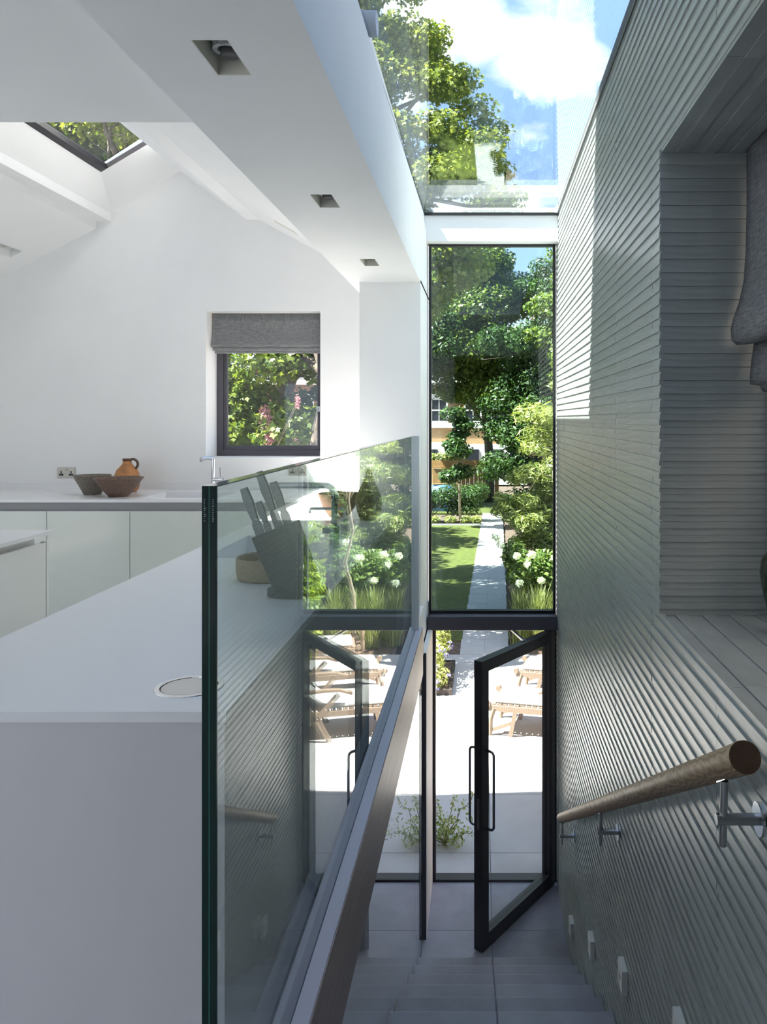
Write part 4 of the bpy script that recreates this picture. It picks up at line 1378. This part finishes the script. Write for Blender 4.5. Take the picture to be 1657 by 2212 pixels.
# hedge and bed plants
rng = np.random.default_rng(71)
cl = []
for i in range(26):
    cl.append((-4.2 + i * 0.165, 30.4 + rng.uniform(-.2, .3), ZP + rng.uniform(0.4, 1.15), 0.42, 0.5, 0.38))
shrub('hedge', 'clipped green hedge at the end of the lawn', (-2.0, 30.4, ZP), cl, 16000, 0.10, 'oval', leafE, 72, cat='hedge', stems=20, stem_r=0.02)
for i, (x, lb) in enumerate(((-1.75, 'low leafy plant leftmost at the lawn end'), (-1.15, 'low leafy plant left of the young tree foot'), (-0.62, 'low leafy plant beside the young tree foot'), (-0.22, 'low leafy plant next to the path at the lawn end'))):
    shrub('low_plant', lb, (x, 29.6, ZP), [(x, 29.6, ZP + 0.16, 0.22, 0.2, 0.14)], 260, 0.16, 'long', leafC, 80 + i, stems=3, cat='plant', group='low plants at the hedge foot')
# big pale shrub right of the path, arching branches
rng = np.random.default_rng(91)
cl = []
for c, r, n, s in (((1.35, 16.4, 0.0), (0.6, 0.5, 0.8), 20, 0.30), ((0.72, 16.0, -0.45), (0.48, 0.45, 0.45), 16, 0.24), ((0.55, 15.9, -0.05), (0.4, 0.3, 0.2), 6, 0.17), ((1.2, 15.9, -0.8), (0.6, 0.4, 0.3), 10, 0.24), ((1.75, 16.8, 1.2), (0.5, 0.4, 0.7), 9, 0.22), ((0.75, 16.2, 0.35), (0.35, 0.35, 0.22), 5, 0.17), ((0.95, 16.4, 0.95), (0.3, 0.3, 0.15), 3, 0.15), ((2.3, 16.9, 0.2), (0.6, 0.5, 1.2), 12, 0.32)):
    cl += make_clumps(rng, c, r, n, s)
shrub('viburnum_shrub', 'large pale yellow green shrub with arching branches right of the path', (1.5, 16.8, ZP), cl, 21000, 0.13, 'long', leafC, 92, stems=46, stem_r=0.012, bmat=bark_pale)
# hydrangea below it
cl = [(0.75, 14.9, -1.25, 0.35, 0.35, 0.35), (1.1, 15.0, -1.35, 0.4, 0.35, 0.45), (0.6, 15.2, -1.0, 0.25, 0.3, 0.3), (1.55, 15.0, -1.3, 0.4, 0.35, 0.5)]
bl = [(0.25, 14.7, -0.62, 0.085), (0.33, 14.65, -0.75, 0.08), (0.62, 14.5, -0.93, 0.075), (0.88, 14.45, -0.90, 0.085), (0.80, 14.5, -1.08, 0.07), (1.3, 14.4, -0.95, 0.085), (0.66, 14.4, -1.40, 0.075), (1.05, 14.4, -1.35, 0.07), (1.55, 14.5, -0.7, 0.08)]
shrub('hydrangea', 'hydrangea with round white flower heads beside the path', (0.95, 15.0, ZP), cl, 3800, 0.12, 'oval', leafH, 95, stems=14, blooms=[(a, b, c, d, 90, 0.05, petal_w) for a, b, c, d in bl])
cl = [(1.9, 15.6, -1.3, 0.5, 0.4, 0.7), (2.5, 15.8, -1.0, 0.5, 0.5, 0.9), (1.3, 16.2, -1.6, 0.5, 0.4, 0.5), (0.95, 15.8, -1.7, 0.3, 0.3, 0.4), (2.2, 15.9, 0.0, 0.5, 0.4, 0.8)]
shrub('evergreen_shrub', 'dark evergreen shrub behind the white hydrangea', (1.8, 15.8, ZP), cl, 7000, 0.12, 'oval', leafB, 97, stems=12)
# grasses
gi = 0
places = [(0.62, 13.75, .62), (0.78, 14.1, .7), (1.0, 13.6, .6), (1.3, 14.25, 1.2), (1.5, 13.7, .65), (1.7, 14.3, 1.25), (1.95, 13.65, .65), (1.75, 13.95, .9), (0.66, 14.5, 1.2), (0.98, 14.2, 1.3)]
names = ['nearest the path corner', 'second from the path', 'at the patio edge left of the staked tree', 'just behind the staked tree', 'at the patio edge right of the staked tree', 'in front of the evergreen shrub', 'at the patio edge toward the ivy', 'by the ivy clad post', 'along the path before the hydrangea', 'below the hydrangea blooms']
for (x, y, h), nm in zip(places, names):
    grass_tuft('tuft of pale ornamental grass ' + nm, (x, y, ZP), h * 0.95, 230, 0.30 + 0.12 * h, 200 + gi)
    gi += 1
for x, y, nm in ((-0.95, 13.6, 'left of the purple flowers'), (-1.5, 13.7, 'second left of the purple flowers'), (-2.1, 13.6, 'farthest left along the patio bed')):
    grass_tuft('tuft of green grass in the left patio bed ' + nm, (x, y, ZP), 0.55, 150, 0.3, 230 + gi)
    gi += 1
cl = make_clumps(np.random.default_rng(150), (2.45, 19.0, -0.7), (0.25, 3.6, 1.3), 40, 0.5)
shrub('boundary_shrub', 'mixed green shrubs along the right boundary fence', (2.75, 19.0, ZP), cl, 14000, 0.13, 'oval', leafH, 151, stems=24, stem_r=0.02)
# mulch beds
struct('bed_right', MB().prism([(0.55, 13.2), (3.2, 13.2), (3.2, 31), (0.85, 31)], 'z', ZP - 0.09, ZP - 0.005), soil)
struct('bed_left', B(-9, -0.36, 13.2, 14.0, ZP - 0.09, ZP - 0.005), soil)
# staked young tree
rng = np.random.default_rng(101)
sx, sy = 1.28, 13.55
cl = make_clumps(rng, (sx + 0.1, sy + 0.2, 1.4), (0.7, 0.5, 0.9), 14, 0.26)
tree('staked_tree', 'young tree tied between two timber stakes by the patio', (sx, sy, ZP), (sx + 0.03, sy, 1.2), cl, 2600, 0.13, 'long', leafC, 102, 0.035, 10, bmat=bark_pale, group='garden trees')
for s, lb in ((-0.17, 'round timber tree stake nearer the path'), (0.2, 'round timber tree stake nearer the ivy')):
    e = empty('tree_stake', (sx + s, sy - 0.12, ZP), lb, 'stake', 'timber tree stakes')
    MB().tube([(sx + s, sy - 0.12, ZP - 0.05), (sx + s, sy - 0.12, ZP + 0.53), (sx + s, sy - 0.12, ZP + 0.55)], [0.034, 0.034, 0.026], 14).build('post', teak, e, smooth=True, auto=40)
    MB().bar((sx + s - math.copysign(0.0, s), sy - 0.155, ZP + 0.40), (sx, sy - 0.045, ZP + 0.42), 0.004, 0.03).build('tie_strap', strap_m, e)
# ivy
rng = np.random.default_rng(111)
cl = [(2.25 + rng.uniform(-.15, .15), 13.6 + rng.uniform(-.2, .8), ZP + 0.25 + i * 0.13, 0.34, 0.34, 0.26) for i in range(17)]
iv = shrub('climbing_ivy', 'glossy bright ivy covering a post at the right garden boundary', (2.25, 13.8, ZP), cl, 4200, 0.12, 'oval', leafD, 112, cat='ivy', stems=8, shell=0.25)
B(2.2, 2.3, 13.85, 13.95, ZP, ZP + 2.3).build('timber_post', larch, iv)
cl = [(0.90, 7.5 + 0.1 * i, ZP + 0.2 + i * 0.15, 0.06, 0.10, 0.18) for i in range(13)]
shrub('ivy_climber', 'thin ivy climbing the outside wall beside the garden door', (0.9, 7.9, ZP), cl, 700, 0.075, 'oval', leafD, 114, cat='ivy', stems=6)
# right boundary fence
bf = empty('boundary_fence', (2.9, 14, ZP), 'dark timber boundary fence along the right of the garden', 'fence')
for i in range(40):
    y0 = 7.2 + i * 0.6
    piece('fence_board', bf, larch, 3.20, 3.225, y0, y0 + 0.592, ZP, ZP + 1.85)
# purple flowers at the patio's left, in a dark planter
pl = empty('planter_box', (-0.68, 11.5, ZP), 'low dark planter box under the purple flowers', 'planter')
v = MB()
v.box(-1.0, -0.42, 11.25, 11.29, ZP, ZP + 0.08)
v.box(-1.0, -0.42, 12.6, 12.64, ZP, ZP + 0.08)
v.box(-1.0, -0.96, 11.29, 12.6, ZP, ZP + 0.08)
v.box(-0.46, -0.42, 11.29, 12.6, ZP, ZP + 0.08)
v.build('sides', mat('planter_brown', (0.04, 0.033, 0.028), 0.8), pl)
B(-0.96, -0.46, 11.29, 12.6, ZP, ZP + 0.06).build('soil', soil, pl)
cl = [(-0.70, 11.4, ZP + 0.22, 0.24, 0.2, 0.2), (-0.72, 11.6, ZP + 0.40, 0.22, 0.25, 0.28), (-0.70, 12.0, ZP + 0.55, 0.24, 0.25, 0.35), (-0.66, 12.35, ZP + 0.62, 0.22, 0.22, 0.35)]
rng = np.random.default_rng(121)
bl = []
for i in range(46):
    c = cl[rng.integers(0, 3)]
    d = rng.normal(size=3)
    d /= np.linalg.norm(d)
    d[1] = -abs(d[1])
    bl.append((c[0] + d[0] * c[3], c[1] + d[1] * c[4], c[2] + d[2] * c[5], 0.035, 12, 0.035, petal_b))
shrub('geranium', 'bushy plant with small purple blue flowers in the patio planter', (-0.7, 11.9, ZP + 0.06), cl, 1700, 0.075, 'oval', leafC, 122, cat='plant', stems=10, blooms=bl)
# sprawling variegated plant by the door
e = empty('creeping_plant', (-0.34, 7.32, ZP), 'sprawling variegated plant on the patio just outside the door', 'plant')
rng = np.random.default_rng(131)
br = MB()
pp, nn = [], []
for i, (ex, ey, ez) in enumerate(((-0.82, 7.5, 0.42), (-0.86, 7.25, 0.20), (-0.62, 7.2, 0.06), (0.02, 7.5, 0.46), (-0.02, 7.15, 0.16), (-0.2, 7.1, 0.10), (-0.42, 7.5, 0.30), (-0.25, 7.45, 0.36), (-0.5, 7.15, 0.16), (-0.32, 7.2, 0.2))):
    pth = branch_path(rng, (-0.34, 7.32, ZP), (ex, ey, ZP + ez), 10, 0.12, 0.03)
    br.tube(pth, [0.006 * (1 - 0.07 * k) for k in range(11)], 5)
    for k in range(3, 11):
        for _ in range(5):
            pp.append(np.array(pth[k]) + rng.normal(size=3) * 0.022)
            nn.append(rng.normal(size=3) + np.array([0, -0.5, 0.8]))
for _ in range(260):
    pp.append(np.array([-0.34, 7.32, ZP + 0.12]) + rng.normal(size=3) * np.array([0.10, 0.08, 0.07]))
    nn.append(rng.normal(size=3) + np.array([0, -0.5, 0.8]))
br.build('stems', bark_pale, e, smooth=True)
leaf_mesh('foliage', np.array(pp), np.array(nn), 0.045 * rng.uniform(0.6, 1.2, len(pp)), 'oval', leafV, e, rng)


# ---- steamer loungers
def lounger(loc, rz, label):
    root = empty('sun_lounger', (0, 0, 0), label, 'sun lounger', 'wooden steamer loungers on the patio')
    W = 0.30
    for s in (-1, 1):
        y = s * W
        MB().bar((0.02, y, 0.33), (1.28, y, 0.33), 0.03, 0.065).build('side_rail', teak, root)
        # curved front leg and braces
        MB().tube([(0.10, y, 0.33), (0.06, y, 0.2), (0.05, y, 0.0)], [0.028, 0.026, 0.024], 8).build('leg', teak, root)
        MB().bar((0.36, y, 0.30), (0.30, y, 0.0), 0.028, 0.05).build('leg', teak, root)
        MB().bar((1.22, y * 1.06, 0.58), (0.92, y * 1.06, 0.0), 0.028, 0.06).build('leg', teak, root)
        MB().bar((0.82, y * 1.06, 0.56), (1.34, y * 1.06, 0.0), 0.028, 0.06).build('leg', teak, root)
        MB().bar((0.06, y, 0.06), (0.31, y, 0.16), 0.02, 0.04).build('brace', teak, root)
        pts = [(0.66, y * 1.1, 0.57), (0.80, y * 1.1, 0.615), (1.0, y * 1.1, 0.62), (1.2, y * 1.1, 0.60), (1.36, y * 1.1, 0.57)]
        arm = MB()
        for a_, b_ in zip(pts[:-1], pts[1:]):
            arm.bar(a_, b_, 0.075, 0.026)
        arm.build('armrest', teak, root)
        MB().bar((0.98, y * 0.9, 0.34), (1.66, y * 0.9, 0.86), 0.03, 0.055).build('back_frame', teak, root)
        MB().tube([(0.02, y - 0.03, 0.375), (0.02, y + 0.03, 0.375)], 0.035, 12).build('rail_end', teak, root)
    for i in range(13):
        xx = 0.06 + i * 0.072
        piece('slat', root, teak, xx, xx + 0.055, -W + 0.015, W - 0.015, 0.362, 0.378)
    for i in range(9):
        t_ = 0.06 + i * 0.105
        c = Vector((0.98, 0, 0.36)).lerp(Vector((1.66, 0, 0.88)), t_)
        MB().bar((c.x, -W * 0.88, c.z), (c.x, W * 0.88, c.z), 0.06, 0.014, up=(-0.61, 0, 0.79)).build('back_slat', teak, root)
    v = MB()
    v.prism([(0.10, 0.379), (1.0, 0.379), (1.64, 0.885), (1.61, 0.945), (0.98, 0.435), (0.10, 0.43)], 'y', -W + 0.03, W - 0.03)
    v.build('cushion', cushion_m, root, bevel=0.02)
    root.location = loc
    root.rotation_euler = (0, 0, rz)
    return root


lounger((0.12, 10.15, ZP), math.radians(-14), 'weathered wooden steamer lounger nearest the garden door')
lounger((0.52, 11.45, ZP), math.radians(-14), 'weathered wooden steamer lounger in the middle of the row')
lounger((1.05, 12.6, ZP), math.radians(-12), 'weathered wooden steamer lounger farthest from the house')

# ---- far end of the garden: fence, gate, pots, blue cover, brick house
fe = empty('back_fence', (-2.5, 38.0, ZP), 'warm timber fence with a braced gate in front of the brick house', 'fence')
for i in range(34):
    x0 = -6.0 + i * 0.2
    piece('fence_board', fe, larch, x0, x0 + 0.19, 39.0, 39.03, ZP, ZP + 1.85)
gt = empty('garden_gate', (-1.95, 38.9, ZP), 'ledged and braced timber gate in the back fence', 'gate')
for i in range(5):
    piece('gate_board', gt, larch, -2.35 + i * 0.16, -2.35 + i * 0.16 + 0.15, 38.95, 38.98, ZP + 0.05, ZP + 1.75)
v = MB().bar((-2.35, 38.93, ZP + 0.4), (-1.56, 38.93, ZP + 0.4), 0.04, 0.12).bar((-2.35, 38.93, ZP + 1.5), (-1.56, 38.93, ZP + 1.5), 0.04, 0.12)
v.build('ledge', larch, gt)
MB().bar((-2.3, 38.93, ZP + 0.45), (-1.6, 38.93, ZP + 1.45), 0.04, 0.11).build('brace', larch, gt)
rng = np.random.default_rng(141)
cl = [(-5.6 + i * 0.4, 39.4, ZP + 1.95, 0.4, 0.35, 0.28) for i in range(12)]
shrub('fence_climber', 'pale green climber growing along the top of the back fence', (-3.4, 39.4, ZP), cl, 4000, 0.13, 'quad', leafC, 142, cat='climber', stems=12, stem_r=0.02)
for x, lb in ((-1.55, 'terracotta pot left of the young tree by the back fence'), (-1.1, 'terracotta pot right beside the young tree by the back fence')):
    e = empty('plant_pot', (x, 37.4, ZP), lb, 'pot', 'terracotta pots by the back fence')
    MB().lathe([(0.14, 0), (0.20, 0.36), (0.22, 0.36), (0.22, 0.42), (0.19, 0.42), (0.18, 0.36), (0, 0.34)], (x, 37.4, ZP), 20).build('pot', terr_pot, e, smooth=True, auto=40)
    p, nn_ = cloud_points(np.random.default_rng(5), [(x, 37.4, ZP + 0.52, 0.2, 0.2, 0.16)], 120, 0.4)
    leaf_mesh('plant', p, nn_, np.full(120, 0.11), 'oval', leafE, e, np.random.default_rng(6))
bc = empty('covered_heap', (-1.75, 34.2, ZP), 'rounded heap under a bright blue cover beyond the hedge', 'cover')
v = MB().lathe([(0.70, 0), (0.68, 0.55), (0.62, 0.85), (0.46, 1.02), (0.2, 1.10), (0, 1.12)], (-1.75, 34.2, ZP), 14)
v.v = [(p[0] + 0.06 * math.sin(p[2] * 9 + p[0] * 5), p[1] + 0.05 * math.cos(p[0] * 7), p[2]) for p in v.v]
v.build('sheet', blue_cover, bc, smooth=True)
MB().bar((-2.1, 33.9, ZP + 1.1), (-1.3, 34.1, ZP + 1.12), 0.12, 0.05).build('plank', larch, bc)

hs = empty('brick_house', (-3, 50, ZP), 'buff brick house with white sash windows beyond the garden', 'house')
HYF = 48.0
B(-14, 3.2, HYF, 56, ZP, 4.6).build('wall', brick, hs)
B(-14.1, 3.3, HYF - 0.12, HYF, 1.0, 1.28).build('string_course', house_white, hs)
B(-14.1, 3.3, HYF - 0.25, HYF, 3.55, 4.1).build('cornice', house_white, hs)
MB().prism([(HYF - 0.4, 4.6), (56.4, 4.6), (52, 7.4)], 'x', -14.2, 3.4).build('roof', roof_slate, hs)
B(-5.2, -1.95, HYF - 0.9, HYF, ZP, 0.12).build('bay', house_white, hs)
B(-1.6, 2.6, HYF - 0.9, HYF, ZP, 0.02).build('bay', house_white, hs)
for x in (-10.5, -7.6, -5.0, -2.56, -0.55, 1.0):
    wdw = empty('sash_window', (x, HYF, 1.3))
    wdw.parent = hs
    wdw.location = Vector((x, HYF, 1.3)) - wloc(hs)
    v = MB()
    for a in ((x - 0.52, x - 0.42, 1.3, 2.75), (x + 0.42, x + 0.52, 1.3, 2.75), (x - 0.42, x + 0.42, 1.3, 1.4), (x - 0.42, x + 0.42, 2.65, 2.75), (x - 0.42, x + 0.42, 2.0, 2.07)):
        v.box(a[0], a[1], HYF - 0.06, HYF, a[2], a[3])
    v.box(x - 0.02, x + 0.02, HYF - 0.05, HYF, 1.4, 2.65)
    v.build('frame', house_white, wdw)
    B(x - 0.42, x + 0.42, HYF - 0.02, HYF, 1.4, 2.65).build('pane', dark_pane, wdw)
    B(x - 0.6, x + 0.6, HYF - 0.10, HYF, 2.76, 3.0).build('lintel', house_white, wdw)
for x in (-4.2, -3.0, -0.6, 0.8, 2.0):
    B(x - 0.4, x + 0.4, HYF - 0.95, HYF - 0.9, -1.3, -0.25).build('bay_window', dark_pane, hs)
